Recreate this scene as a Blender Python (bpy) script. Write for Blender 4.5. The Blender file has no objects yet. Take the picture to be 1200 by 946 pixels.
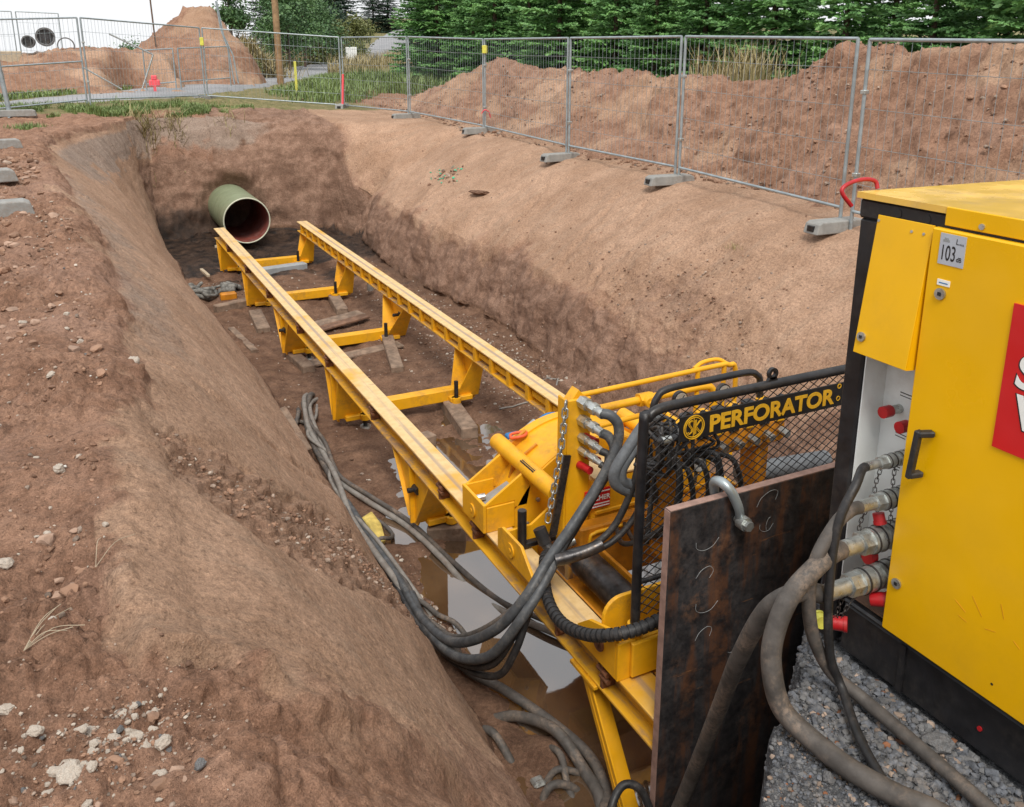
import bpy, math, random
import numpy as np
from mathutils import Vector, Matrix

random.seed(7)
RNG = np.random.default_rng(7)
C = bpy.context.scene.collection
SC = bpy.context.scene
PI = math.pi
R = math.radians

# ------------------------------------------------------------------ camera
# world axes: X across the pit (right), Y along the rails towards the pipe, Z up (0 = ground under the right fence)
EYE = Vector((0.0, 0.0, 1.85))
cam_data = bpy.data.cameras.new("camera")
cam = bpy.data.objects.new("camera", cam_data)
C.objects.link(cam)
cam.location = EYE
cam.rotation_euler = (R(90) - math.atan(290 / 1040), 0, -R(26.4))
cam_data.sensor_width = 36.0
cam_data.lens = 36.0 * 1040 / 1200
cam_data.shift_y = -123.0 / 1200
cam_data.clip_start = 0.05
cam_data.clip_end = 2000
SC.camera = cam

# ------------------------------------------------------------------ sky and sun (bright overcast)
SUN_EL, SUN_AZ = R(56), R(205)
world = bpy.data.worlds.new("World")
SC.world = world
world.use_nodes = True
wn = world.node_tree.nodes
wl = world.node_tree.links
wn.clear()
sky = wn.new('ShaderNodeTexSky')
sky.sky_type = 'NISHITA'
sky.sun_disc = False
sky.sun_elevation = SUN_EL
sky.sun_rotation = SUN_AZ
sky.altitude = 300
sky.air_density = 1.0
sky.dust_density = 4.0
sky.ozone_density = 1.0
# cloud cover: the blue is almost wholly hidden by a white overcast
cloud = wn.new('ShaderNodeMixRGB')
cloud.inputs[0].default_value = 0.86
cloud.inputs[2].default_value = (12.2, 12.35, 12.6, 1)
bg = wn.new('ShaderNodeBackground')
bg.inputs[1].default_value = 0.08
wo = wn.new('ShaderNodeOutputWorld')
wl.new(sky.outputs[0], cloud.inputs[1])
wl.new(cloud.outputs[0], bg.inputs[0])
wl.new(bg.outputs[0], wo.inputs[0])

sun_data = bpy.data.lights.new("sun", 'SUN')
sun_data.energy = 2.5
sun_data.angle = R(22)
sun_data.color = (1.0, 0.95, 0.88)
sun = bpy.data.objects.new("sun", sun_data)
C.objects.link(sun)
sun.location = (-20, -20, 40)
sd = Vector((math.sin(SUN_AZ) * math.cos(SUN_EL), math.cos(SUN_AZ) * math.cos(SUN_EL), math.sin(SUN_EL)))
sun.rotation_euler = sd.to_track_quat('Z', 'Y').to_euler()

SC.view_settings.view_transform = 'Standard'
SC.view_settings.look = 'None'
SC.view_settings.exposure = 0.22
SC.view_settings.gamma = 1.0

# ------------------------------------------------------------------ noise helpers
_perm = np.random.default_rng(3).permutation(256).astype(np.int32)
_perm = np.concatenate([_perm, _perm, _perm])
_grad = np.random.default_rng(4).normal(size=(256, 3)).astype(np.float32)
_grad /= np.linalg.norm(_grad, axis=1, keepdims=True)


def pn(x, y, z):
    """3-D gradient noise, about -0.7..0.7"""
    x = np.asarray(x, np.float32); y = np.asarray(y, np.float32); z = np.asarray(z, np.float32)
    x, y, z = np.broadcast_arrays(x, y, z)
    xi = np.floor(x).astype(np.int32); yi = np.floor(y).astype(np.int32); zi = np.floor(z).astype(np.int32)
    xf = x - xi; yf = y - yi; zf = z - zi
    xi &= 255; yi &= 255; zi &= 255
    u = xf * xf * xf * (xf * (xf * 6 - 15) + 10)
    v = yf * yf * yf * (yf * (yf * 6 - 15) + 10)
    w = zf * zf * zf * (zf * (zf * 6 - 15) + 10)
    out = 0
    for dx in (0, 1):
        a = _perm[xi + dx]
        for dy in (0, 1):
            b = _perm[a + yi + dy]
            for dz in (0, 1):
                g = _grad[_perm[b + zi + dz]]
                d = g[..., 0] * (xf - dx) + g[..., 1] * (yf - dy) + g[..., 2] * (zf - dz)
                out = out + d * (u if dx else 1 - u) * (v if dy else 1 - v) * (w if dz else 1 - w)
    return out * 1.5


def fbm(x, y, z, octs=4, gain=0.5, lac=2.1):
    o = 0; a = 1.0; f = 1.0
    for i in range(octs):
        o = o + a * pn(x * f + 17.3 * i, y * f - 9.1 * i, z * f + 3.7 * i)
        a *= gain; f *= lac
    return o


_cell = np.random.default_rng(8).random((256, 3)).astype(np.float32)


def clods(x, y, sc, seed=0):
    """separate rounded lumps on a plan, 0..1 high, one random height per lump"""
    x = np.asarray(x, np.float32) * sc + seed * 7.3; y = np.asarray(y, np.float32) * sc - seed * 3.1
    xi = np.floor(x).astype(np.int32); yi = np.floor(y).astype(np.int32)
    out = np.zeros_like(x)
    for dx in (-1, 0, 1):
        for dy in (-1, 0, 1):
            h = _perm[_perm[(xi + dx) & 255] + ((yi + dy) & 255)]
            c = _cell[h]
            q = (x - xi - dx - c[..., 0]) ** 2 + (y - yi - dy - c[..., 1]) ** 2
            r = .30 + .45 * c[..., 2]
            out = np.maximum(out, np.sqrt(np.maximum(0, 1 - q / (r * r))) * r)
    return out


def sst(a, b, x):
    t = np.clip((x - a) / (b - a), 0, 1)
    return t * t * (3 - 2 * t)


# ------------------------------------------------------------------ materials
def lin(r, g, b):
    f = lambda c: (c / 255 / 12.92) if c / 255 <= 0.04045 else ((c / 255 + 0.055) / 1.055) ** 2.4
    return (f(r), f(g), f(b))


class NT:
    def __init__(s, name):
        s.m = bpy.data.materials.new(name)
        s.m.use_nodes = True
        s.n = s.m.node_tree.nodes
        s.l = s.m.node_tree.links
        s.b = s.n['Principled BSDF']
        s._co = None

    def new(s, t, **k):
        o = s.n.new(t)
        for a, v in k.items():
            setattr(o, a, v)
        return o

    def co(s):
        if s._co is None:
            s._co = s.new('ShaderNodeTexCoord').outputs['Object']
        return s._co

    def pos(s):
        return s.new('ShaderNodeNewGeometry').outputs['Position']

    def scale(s, vec, sc):
        m = s.new('ShaderNodeMapping')
        s.l.new(vec, m.inputs[0])
        m.inputs['Scale'].default_value = sc
        return m.outputs[0]

    def noise(s, scale, detail=4, rough=0.55, vec=None, dist=0):
        o = s.new('ShaderNodeTexNoise')
        s.l.new(vec if vec is not None else s.co(), o.inputs['Vector'])
        o.inputs['Scale'].default_value = scale
        o.inputs['Detail'].default_value = detail
        o.inputs['Roughness'].default_value = rough
        o.inputs['Distortion'].default_value = dist
        return o.outputs['Fac']

    def ramp(s, fac, a, b, va=0.0, vb=1.0):
        o = s.new('ShaderNodeMapRange')
        o.interpolation_type = 'SMOOTHSTEP'
        s.l.new(fac, o.inputs[0])
        o.inputs[1].default_value = a; o.inputs[2].default_value = b
        o.inputs[3].default_value = va; o.inputs[4].default_value = vb
        return o.outputs[0]

    def mix(s, fac, a, b, mode='MIX'):
        o = s.new('ShaderNodeMixRGB')
        o.blend_type = mode
        for i, v in ((0, fac), (1, a), (2, b)):
            if isinstance(v, (int, float)):
                o.inputs[i].default_value = v if i == 0 else (v, v, v, 1)
            elif isinstance(v, tuple):
                o.inputs[i].default_value = (*v[:3], 1)
            else:
                s.l.new(v, o.inputs[i])
        return o.outputs[0]

    def math(s, op, a, b=None):
        o = s.new('ShaderNodeMath', operation=op)
        for i, v in ((0, a), (1, b)):
            if v is None:
                continue
            if isinstance(v, (int, float)):
                o.inputs[i].default_value = v
            else:
                s.l.new(v, o.inputs[i])
        return o.outputs[0]

    def attr(s, name):
        return s.new('ShaderNodeAttribute', attribute_name=name).outputs['Fac']

    def bump(s, h, strength=0.3, dist=0.02, prev=None):
        o = s.new('ShaderNodeBump')
        o.inputs['Strength'].default_value = strength
        o.inputs['Distance'].default_value = dist
        s.l.new(h, o.inputs['Height'])
        if prev is not None:
            s.l.new(prev, o.inputs['Normal'])
        return o.outputs[0]

    def done(s, col=None, rough=0.6, metal=0.0, nrm=None, ior=None, spec=None):
        b = s.b
        for key, v in (('Base Color', col), ('Roughness', rough), ('Metallic', metal)):
            if v is None:
                continue
            if isinstance(v, tuple):
                b.inputs[key].default_value = (*v[:3], 1)
            elif isinstance(v, (int, float)):
                b.inputs[key].default_value = v
            else:
                s.l.new(v, b.inputs[key])
        if nrm is not None:
            s.l.new(nrm, b.inputs['Normal'])
        if ior:
            b.inputs['IOR'].default_value = ior
        if spec is not None:
            b.inputs['Specular IOR Level'].default_value = spec
        return s.m


M = {}


def simple(name, col, rough=0.6, metal=0.0, var=0.15, sc=14, dirt=None, dirt_amt=0.35, bump=0.15, spec=None):
    t = NT(name)
    n1 = t.noise(sc, 5)
    dark = tuple(c * (1 - var) for c in col); lite = tuple(min(1, c * (1 + var)) for c in col)
    c = t.mix(t.ramp(n1, .3, .7), dark, lite)
    if dirt:
        n2 = t.noise(sc * .35, 8, .68)
        n3 = t.noise(sc * 3, 6, .7)
        f = t.math('MULTIPLY', t.ramp(n2, .44, .68), t.ramp(n3, .35, .65))
        c = t.mix(t.math('MULTIPLY', f, dirt_amt), c, dirt)
    r = t.ramp(t.noise(sc * 1.7, 4), .3, .7, max(rough - .1, .02), min(rough + .12, 1))
    M[name] = t.done(c, r, metal, t.bump(t.noise(sc * 6, 4), bump, .004), spec=spec)
    return M[name]


YEL = (.72, .365, .008)
DUST = (.20, .125, .08)
simple('yellow_paint', (.76, .375, .006), .48, var=.07, sc=6, dirt=(.22, .12, .05), dirt_amt=.5, bump=.05)
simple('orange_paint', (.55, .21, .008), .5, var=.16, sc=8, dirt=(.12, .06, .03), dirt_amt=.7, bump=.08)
simple('door_paint', (.80, .435, .0), .36, var=.04, sc=2.2, dirt=(.50, .27, .02), dirt_amt=.3, bump=.05)
simple('roof_paint_skylit', (.80, .50, .10), .26, var=.08, sc=3, dirt=(.45, .32, .18), dirt_amt=.5, bump=.05)  # cabinet yellow made paler, the sky's reflection put into the colour
simple('black_paint', (.012, .012, .014), .42, var=.3, sc=10, dirt=(.10, .085, .07), dirt_amt=.35, bump=.1)
simple('black_rubber', (.018, .018, .019), .55, var=.3, sc=20, dirt=(.13, .105, .085), dirt_amt=.5)
simple('dusty_rubber', (.075, .067, .06), .7, var=.3, sc=16, dirt=(.24, .18, .135), dirt_amt=.85)
simple('bundle_rubber', (.055, .06, .065), .55, var=.3, sc=18, dirt=(.20, .185, .165), dirt_amt=.6)
simple('grey_rubber', (.115, .125, .135), .6, var=.2, sc=16, dirt=(.05, .05, .05), dirt_amt=.5)
simple('galvanised', (.36, .41, .43), .42, .55, var=.15, sc=8, bump=.05)
simple('zinc', (.50, .52, .50), .35, .8, var=.2, sc=25, dirt=(.16, .12, .07), dirt_amt=.6)
simple('dark_steel', (.07, .068, .07), .38, .75, var=.4, sc=14, dirt=(.22, .16, .11), dirt_amt=.6)
simple('rusty_steel', (.17, .07, .032), .75, .1, var=.4, sc=20)
simple('concrete', (.27, .27, .255), .85, var=.14, sc=12, dirt=(.22, .16, .12), dirt_amt=.55, bump=.4)
simple('grey_concrete', (.30, .32, .33), .8, var=.12, sc=6, bump=.3)
simple('white_panel', (.74, .77, .76), .45, var=.04, sc=5, dirt=(.45, .42, .38), dirt_amt=.35, bump=.03)
simple('red_cap', (.40, .010, .014), .4, var=.15, sc=18, dirt=(.2, .03, .02), dirt_amt=.4)
simple('red_sign', (.58, .012, .014), .4, var=.05, sc=5, bump=.02)
simple('white_print', (.82, .83, .80), .5, var=.03, bump=.02)
simple('yellow_print', (.70, .40, .02), .5, var=.05, sc=30, dirt=(.05, .04, .02), dirt_amt=.4, bump=.02)
simple('black_print', (.012, .012, .013), .5, var=.1, bump=.02)
simple('grey_label', (.42, .45, .50), .4, var=.04, bump=.02)
simple('old_timber', (.22, .155, .11), .85, var=.35, sc=9, dirt=(.12, .07, .046), dirt_amt=.95, bump=.4)
simple('pole_timber', (.30, .19, .10), .85, var=.25, sc=6, bump=.4)
simple('pale_stick', (.42, .35, .25), .8, var=.15, sc=15)
simple('stone_pale', (.42, .37, .31), .85, var=.25, sc=14, dirt=(.30, .19, .13), dirt_amt=.75, bump=.4)
simple('stone_grey', (.125, .126, .128), .85, var=.35, sc=14, dirt=(.24, .2, .17), dirt_amt=.5, bump=.4)
simple('grit', (.095, .102, .115), .9, var=.6, sc=30, dirt=(.26, .235, .21), dirt_amt=.7, bump=.5)
simple('clod', (.265, .155, .100), .95, var=.3, sc=6, bump=.5)
simple('clod_pale', (.33, .22, .16), .95, var=.3, sc=9, bump=.5)
simple('stone_white', (.58, .56, .52), .85, var=.2, sc=20)
simple('clod_dark', (.165, .092, .058), .95, var=.35, sc=9, bump=.5)
simple('grit_mixed', (.27, .205, .16), .95, var=.5, sc=7, bump=.4)
simple('pink_paint', (.80, .10, .12), .6, var=.1)
simple('yellow_marker', (.72, .68, .10), .6, var=.1)
simple('blue_plastic', (.02, .16, .38), .5, var=.15)
simple('orange_red', (.65, .10, .03), .5, var=.2)
simple('cloth', (.16, .155, .14), .9, var=.5, sc=12)
simple('yellow_scrap', (.55, .42, .11), .8, var=.25, sc=15)
simple('chalk', (.40, .43, .44), .9, var=.2, sc=40)
simple('green_glass', (.05, .42, .25), .3, var=.3, sc=30)
simple('light_grey_hose', (.215, .20, .18), .7, var=.22, sc=14, dirt=(.16, .11, .08), dirt_amt=.7)

# pipe: grey-green outside, red-brown inside
simple('pipe_green', (.20, .235, .14), .5, var=.1, sc=4, dirt=(.30, .22, .16), dirt_amt=.4)
simple('pipe_liner', (.21, .055, .04), .5, var=.25, sc=5, dirt=(.28, .20, .19), dirt_amt=.7)
simple('pipe_rim', (.52, .53, .41), .6, var=.1, sc=10)


def mk_rail_top():
    t = NT('rail_top')
    sep = t.new('ShaderNodeSeparateXYZ'); t.l.new(t.co(), sep.inputs[0])
    d = t.math('ABSOLUTE', t.math('SUBTRACT', t.math('ABSOLUTE', sep.outputs[0]), .811))
    st = t.scale(t.co(), (14, .55, 14))
    n = t.noise(1.0, 6, .6, vec=st)
    n2 = t.noise(9, 6, .65)
    base = t.mix(t.ramp(n2, .3, .7), (.60, .40, .17), (.74, .53, .26))
    base = t.mix(t.ramp(t.noise(1.3, 5, .6), .52, .7), base, (.66, .35, .03))
    f = t.math('MULTIPLY', t.ramp(d, .006, .03, 1, 0), t.ramp(n, .3, .58))
    c = t.mix(t.math('MULTIPLY', f, .8), base, (.27, .21, .19))
    c = t.mix(t.math('MULTIPLY', t.ramp(n2, .58, .72), .6), c, (.35, .22, .12))
    M['rail_top'] = t.done(c, t.ramp(n, .3, .7, .38, .6), 0, t.bump(n2, .1, .003))


mk_rail_top()


def mk_rail_side():
    t = NT('rail_side')
    st = t.scale(t.co(), (6, .5, 6))
    n = t.noise(1.6, 7, .65, vec=st)
    n2 = t.noise(12, 6, .7)
    f = t.math('MULTIPLY', t.ramp(n, .40, .58), t.ramp(n2, .3, .6))
    c = t.mix(t.math('MULTIPLY', f, .85), (.68, .35, .012), (.22, .155, .125))
    M['rail_side'] = t.done(c, .6, 0, t.bump(n2, .15, .003))


mk_rail_side()


def mk_plate():
    t = NT('mill_scale_steel')
    st = t.scale(t.co(), (7, 7, .7))
    n = t.noise(1.4, 8, .65, vec=st)
    n2 = t.noise(6, 8, .7)
    n3 = t.noise(28, 6, .7)
    c = t.mix(t.ramp(n3, .3, .7), (.022, .021, .023), (.055, .050, .050))
    f = t.math('MULTIPLY', t.ramp(n, .47, .62), t.ramp(n2, .35, .6))
    c = t.mix(f, c, (.105, .045, .022))
    g = t.math('MULTIPLY', t.ramp(t.noise(2.2, 8, .7), .54, .66), t.ramp(n3, .38, .6))
    c = t.mix(t.math('MULTIPLY', g, .55), c, (.20, .095, .045))
    st2 = t.scale(t.co(), (2.2, 2.2, 26))
    h = t.math('MULTIPLY', t.ramp(t.noise(1.0, 5, .6, vec=st2), .64, .70), t.ramp(n2, .46, .6))
    c = t.mix(t.math('MULTIPLY', h, .9), c, (.22, .10, .04))
    M['mill_scale_steel'] = t.done(c, t.ramp(n2, .3, .7, .38, .75), t.ramp(n2, .4, .6, .35, .0), t.bump(n3, .2, .003))
    simple('plate_edge', (.30, .19, .155), .7, .1, var=.2, sc=18)


mk_plate()


def mk_foliage(name, dark, lite, tip):
    t = NT(name)
    rnd = t.new('ShaderNodeObjectInfo').outputs['Random']
    n = t.noise(1.1, 3, .5, vec=t.pos())
    n2 = t.noise(7, 3, .6, vec=t.pos())
    c = t.mix(t.ramp(n, .35, .65), dark, lite)
    c = t.mix(t.math('MULTIPLY', t.ramp(n2, .5, .72), .6), c, tip)
    c = t.mix(t.math('MULTIPLY', rnd, .35), c, dark)
    M[name] = t.done(c, .55, 0)
    t.b.inputs['Subsurface Weight'].default_value = 0
    return M[name]


mk_foliage('spruce_needles', (.10, .235, .075), (.18, .37, .105), (.28, .48, .14))
mk_foliage('broad_leaves', (.055, .125, .05), (.115, .22, .075), (.20, .29, .10))
mk_foliage('yellow_leaves', (.10, .125, .035), (.18, .19, .055), (.26, .24, .08))
mk_foliage('forest_dark', (.022, .05, .032), (.042, .08, .045), (.06, .11, .055))
mk_foliage('grass_green', (.12, .175, .05), (.19, .27, .08), (.30, .33, .12))
mk_foliage('grass_dry', (.24, .20, .09), (.36, .29, .14), (.46, .36, .18))
simple('bark', (.13, .085, .06), .9, var=.3, sc=5, bump=.5)


def mk_ground():
    t = NT('soil')
    p = t.pos()
    big = t.noise(.9, 6, .6, vec=p)
    mid = t.noise(5, 7, .62, vec=p)
    fine = t.noise(36, 6, .7, vec=p)
    grain = t.noise(150, 4, .7, vec=p)
    loose = t.mix(t.ramp(mid, .3, .7), (.22, .119, .075), (.355, .206, .136))
    loose = t.mix(t.math('MULTIPLY', t.ramp(big, .46, .68), .45), loose, (.39, .245, .180))
    dry = t.mix(t.ramp(big, .35, .65), (.365, .226, .147), (.475, .306, .208))
    dry = t.mix(t.math('MULTIPLY', t.ramp(mid, .42, .7), .5), dry, (.295, .178, .112))
    st = t.scale(p, (.8, 5.5, 2.2))
    streak = t.noise(1.2, 6, .6, vec=st, dist=.4)
    dry = t.mix(t.math('MULTIPLY', t.ramp(streak, .50, .66), .4), dry, (.37, .26, .185))
    clay = t.mix(t.ramp(mid, .3, .68), (.195, .112, .075), (.325, .203, .143))
    st3 = t.scale(p, (1.0, 1.0, 3.6))
    band = t.noise(1.5, 6, .6, vec=st3, dist=.6)
    clay = t.mix(t.math('MULTIPLY', t.ramp(band, .48, .64), .6), clay, (.17, .098, .066))
    mud = t.mix(t.ramp(mid, .3, .7), (.12, .065, .041), (.225, .130, .083))
    mud = t.mix(t.math('MULTIPLY', t.ramp(fine, .6, .75), .35), mud, (.33, .27, .22))
    wet = t.mix(t.ramp(mid, .3, .7), (.008, .007, .007), (.075, .045, .030))
    grey = t.mix(t.ramp(streak, .35, .65), (.27, .195, .15), (.34, .258, .205))
    gras = t.mix(t.ramp(mid, .3, .7), (.13, .135, .05), (.27, .22, .11))
    gv = t.mix(t.ramp(fine, .35, .65), (.095, .10, .108), (.25, .255, .26))
    gv = t.mix(t.ramp(grain, .40, .60), gv, (.07, .072, .078))
    c = loose
    for nm, col in (('dry', dry), ('clay', clay), ('mud', mud), ('wet', wet), ('grey', grey), ('grass', gras), ('gravel', gv)):
        a = t.attr('m_' + nm)
        edge = t.math('ADD', a, t.math('MULTIPLY', t.math('SUBTRACT', mid, .5), .55))
        c = t.mix(t.ramp(edge, .3, .7), c, col)
    c = t.mix(t.math('MULTIPLY', t.ramp(grain, .60, .78), .30), c, (.50, .42, .34))
    c = t.mix(t.math('MULTIPLY', t.ramp(fine, .30, .42, 1, 0), .30), c, (.14, .08, .055))
    speck = t.noise(70, 3, .6, vec=p)
    c = t.mix(t.math('MULTIPLY', t.ramp(speck, .66, .72), .45), c, (.10, .058, .04))
    c = t.mix(1.0, c, t.mix(t.ramp(fine, .28, .72), .70, 1.24), 'MULTIPLY')  # grain tone; shade of the tiny hollows is painted into the colour too
    c = t.mix(1.0, c, t.mix(t.ramp(grain, .28, .72), .74, 1.24), 'MULTIPLY')
    b1 = t.bump(mid, .65, .06)
    b2 = t.bump(fine, .85, .026, b1)
    b3 = t.bump(grain, .8, .007, b2)
    rough = t.ramp(t.attr('m_wet'), .3, .7, .95, .45)
    M['soil'] = t.done(c, rough, 0, b3, spec=.25)


mk_ground()


def mk_asphalt():
    t = NT('asphalt')
    p = t.pos()
    c = t.mix(t.ramp(t.noise(.6, 5, vec=p), .3, .7), (.22, .225, .235), (.30, .30, .31))
    M['asphalt'] = t.done(c, .85, 0, t.bump(t.noise(60, 3, vec=p), .3, .004))


mk_asphalt()


def mk_water():
    t = NT('muddy_water')
    n = t.noise(1.2, 4, vec=t.pos())
    c = t.mix(t.ramp(n, .35, .65), (.07, .042, .024), (.13, .082, .047))
    M['muddy_water'] = t.done(c, .035, 0, t.bump(t.noise(7, 3, vec=t.pos()), .03, .01), ior=2.8)


mk_water()


# ------------------------------------------------------------------ object helpers
def tag(o, label=None, cat=None, group=None, kind=None):
    if label: o['label'] = label
    if cat: o['category'] = cat
    if group: o['group'] = group
    if kind: o['kind'] = kind
    return o


def thing(name, label, cat, loc=(0, 0, 0), group=None, rot=(0, 0, 0)):
    o = bpy.data.objects.new(name, None)
    C.objects.link(o)
    o.location = loc
    o.rotation_euler = rot
    o.empty_display_size = .1
    return tag(o, label, cat, group)


def copy_tree(o, parent=None):
    c = o.copy()
    C.objects.link(c)
    if parent is not None:
        c.parent = parent
    for ch in list(o.children):
        copy_tree(ch, c)
    return c


class MB:
    """collects shapes in world coordinates and links them as one mesh"""

    def __init__(s):
        s.v = []; s.f = []; s.sm = []

    def add(s, vs, fs, smooth=False):
        o = len(s.v)
        s.v += [tuple(v) for v in vs]
        s.f += [tuple(i + o for i in f) for f in fs]
        s.sm += [smooth] * len(fs)
        return s

    def box(s, a, b, ch=0.0, rot=None, piv=None):
        """axis box between corners a,b, edges chamfered by ch"""
        x0, x1 = sorted((a[0], b[0])); y0, y1 = sorted((a[1], b[1])); z0, z1 = sorted((a[2], b[2]))
        ch = min(ch, (x1 - x0) * .45, (y1 - y0) * .45, (z1 - z0) * .45)
        cx, cy, cz = (x0 + x1) / 2, (y0 + y1) / 2, (z0 + z1) / 2
        hx, hy, hz = (x1 - x0) / 2, (y1 - y0) / 2, (z1 - z0) / 2
        if ch <= 0:
            vs = [(sx * hx, sy * hy, sz * hz) for sx in (-1, 1) for sy in (-1, 1) for sz in (-1, 1)]
            fs = [(0, 1, 3, 2), (4, 6, 7, 5), (0, 4, 5, 1), (2, 3, 7, 6), (0, 2, 6, 4), (1, 5, 7, 3)]
        else:
            vs = []; idx = {}
            for sx in (-1, 1):
                for sy in (-1, 1):
                    for sz in (-1, 1):
                        for ax in range(3):
                            h = [hx - ch, hy - ch, hz - ch]
                            h[ax] += ch
                            idx[(sx, sy, sz, ax)] = len(vs)
                            vs.append((sx * h[0], sy * h[1], sz * h[2]))
            fs = []
            for ax in range(3):
                o1, o2 = [i for i in range(3) if i != ax]
                for sg in (-1, 1):
                    q = []
                    for e1, e2 in ((-1, -1), (1, -1), (1, 1), (-1, 1)):
                        k = [0, 0, 0]; k[ax] = sg; k[o1] = e1; k[o2] = e2
                        q.append(idx[(*k, ax)])
                    fs.append(tuple(q))
            for ax in range(3):
                o1, o2 = [i for i in range(3) if i != ax]
                for e1 in (-1, 1):
                    for e2 in (-1, 1):
                        q = []
                        for sg, fa in ((-1, o1), (1, o1), (1, o2), (-1, o2)):
                            k = [0, 0, 0]; k[ax] = sg; k[o1] = e1; k[o2] = e2
                            q.append(idx[(*k, fa)])
                        fs.append(tuple(q))
            for sx in (-1, 1):
                for sy in (-1, 1):
                    for sz in (-1, 1):
                        fs.append(tuple(idx[(sx, sy, sz, ax)] for ax in range(3)))
        c = Vector((cx, cy, cz))
        out = []
        for v in vs:
            v = Vector(v) + c
            if rot is not None:
                pv = Vector(piv) if piv else c
                v = rot @ (v - pv) + pv
            out.append(v)
        return s.add(out, fs)

    def bar(s, p, q, w, h, up=(0, 0, 1), ch=0.0):
        """bar of section w x h from p to q"""
        p = Vector(p); q = Vector(q); d = q - p; L = d.length; d.normalize()
        u = Vector(up)
        x = d.cross(u)
        if x.length < 1e-4:
            x = d.cross(Vector((1, 0, 0)))
        x.normalize(); z = x.cross(d).normalized()
        m = Matrix((x, d, z)).transposed()
        t = MB().box((-w / 2, 0, -h / 2), (w / 2, L, h / 2), ch)
        return s.add([m @ Vector(v) + p for v in t.v], t.f)

    def cyl(s, p, q, r, r2=None, n=14, cap=True, smooth=True):
        p = Vector(p); q = Vector(q); r2 = r if r2 is None else r2
        d = (q - p).normalized()
        x = d.orthogonal().normalized(); y = d.cross(x)
        vs = []
        for k in range(n):
            a = 2 * PI * k / n
            o = x * math.cos(a) + y * math.sin(a)
            vs.append(p + o * r)
        for k in range(n):
            a = 2 * PI * k / n
            o = x * math.cos(a) + y * math.sin(a)
            vs.append(q + o * r2)
        fs = [(k, (k + 1) % n, n + (k + 1) % n, n + k) for k in range(n)]
        s.add(vs, fs, smooth)
        if cap:
            s.add(vs[:n], [tuple(range(n))[::-1]])
            s.add(vs[n:], [tuple(range(n))])
        return s

    def tube(s, path, r, n=10, cap=True):
        P_ = [Vector(p) for p in path]
        rs = r if isinstance(r, (list, tuple)) else [r] * len(P_)
        vs = []
        t0 = (P_[1] - P_[0]).normalized()
        x = t0.orthogonal().normalized()
        m = len(P_)
        for i, p in enumerate(P_):
            t = (P_[min(i + 1, m - 1)] - P_[max(i - 1, 0)]).normalized()
            x = (x - t * x.dot(t)).normalized()
            y = t.cross(x)
            for k in range(n):
                a = 2 * PI * k / n
                vs.append(p + (x * math.cos(a) + y * math.sin(a)) * rs[i])
        fs = []
        for i in range(m - 1):
            for k in range(n):
                k2 = (k + 1) % n
                fs.append((i * n + k, i * n + k2, (i + 1) * n + k2, (i + 1) * n + k))
        s.add(vs, fs, True)
        if cap:
            s.add(vs[:n], [tuple(range(n))[::-1]])
            s.add(vs[-n:], [tuple(range(n))])
        return s

    def prism(s, poly, vec):
        """polygon (3-D points, planar) swept along vec"""
        vec = Vector(vec); n = len(poly)
        a = [Vector(p) for p in poly]; b = [p + vec for p in a]
        nrm = Vector((0, 0, 0))
        for i in range(n):
            nrm += a[i].cross(a[(i + 1) % n])
        flip = nrm.dot(vec) > 0
        f1 = tuple(range(n)); f2 = tuple(range(n, 2 * n))
        sides = [(i, (i + 1) % n, n + (i + 1) % n, n + i) for i in range(n)]
        if flip:
            fs = [f1[::-1], f2] + sides
        else:
            fs = [f1, f2[::-1]] + [q[::-1] for q in sides]
        return s.add(a + b, fs)

    def ringplate(s, c, r1, r2, y0, y1, n=64, a0=0, a1=2 * PI):
        """annulus about an axis parallel to Y"""
        full = abs(a1 - a0 - 2 * PI) < 1e-6
        m = n if full else n + 1
        vs = []
        for k in range(m):
            a = a0 + (a1 - a0) * k / n
            cx, sz = math.cos(a), math.sin(a)
            for (r, y) in ((r1, y0), (r2, y0), (r2, y1), (r1, y1)):
                vs.append((c[0] + r * cx, y, c[1] + r * sz))
        outer = []; flat = []
        for k in range(n):
            k2 = (k + 1) % m
            q = lambda i, j: i * 4 + j
            flat += [(q(k, 0), q(k, 1), q(k2, 1), q(k2, 0)), (q(k, 2), q(k, 3), q(k2, 3), q(k2, 2))]
            outer += [(q(k, 1), q(k, 2), q(k2, 2), q(k2, 1)), (q(k, 3), q(k, 0), q(k2, 0), q(k2, 3))]
        if not full:
            flat += [(3, 2, 1, 0), tuple((m - 1) * 4 + j for j in range(4))]
        s.add(vs, flat)
        s.add(vs, outer, True)
        return s

    def build(s, name, mat, parent=None, bevel=0.0, loc=None, label=None, kind=None):
        me = bpy.data.meshes.new(name)
        off = Vector((0, 0, 0))
        if parent is not None:
            q = parent
            while q is not None:
                off += Vector(q.location); q = q.parent
        elif loc is not None:
            off = Vector(loc)
        me.from_pydata([tuple(Vector(v) - off) for v in s.v], [], s.f)
        me.polygons.foreach_set('use_smooth', s.sm)
        mats = mat if isinstance(mat, (list, tuple)) else [mat]
        for m_ in mats:
            me.materials.append(M[m_])
        me.update()
        o = bpy.data.objects.new(name, me)
        C.objects.link(o)
        if parent is not None:
            o.parent = parent
        elif loc is not None:
            o.location = loc
        if bevel:
            b = o.modifiers.new('bevel', 'BEVEL')
            b.width = bevel; b.segments = 2; b.limit_method = 'ANGLE'; b.angle_limit = R(40)
        if label: o['label'] = label
        if kind: o['kind'] = kind
        return o


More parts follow.
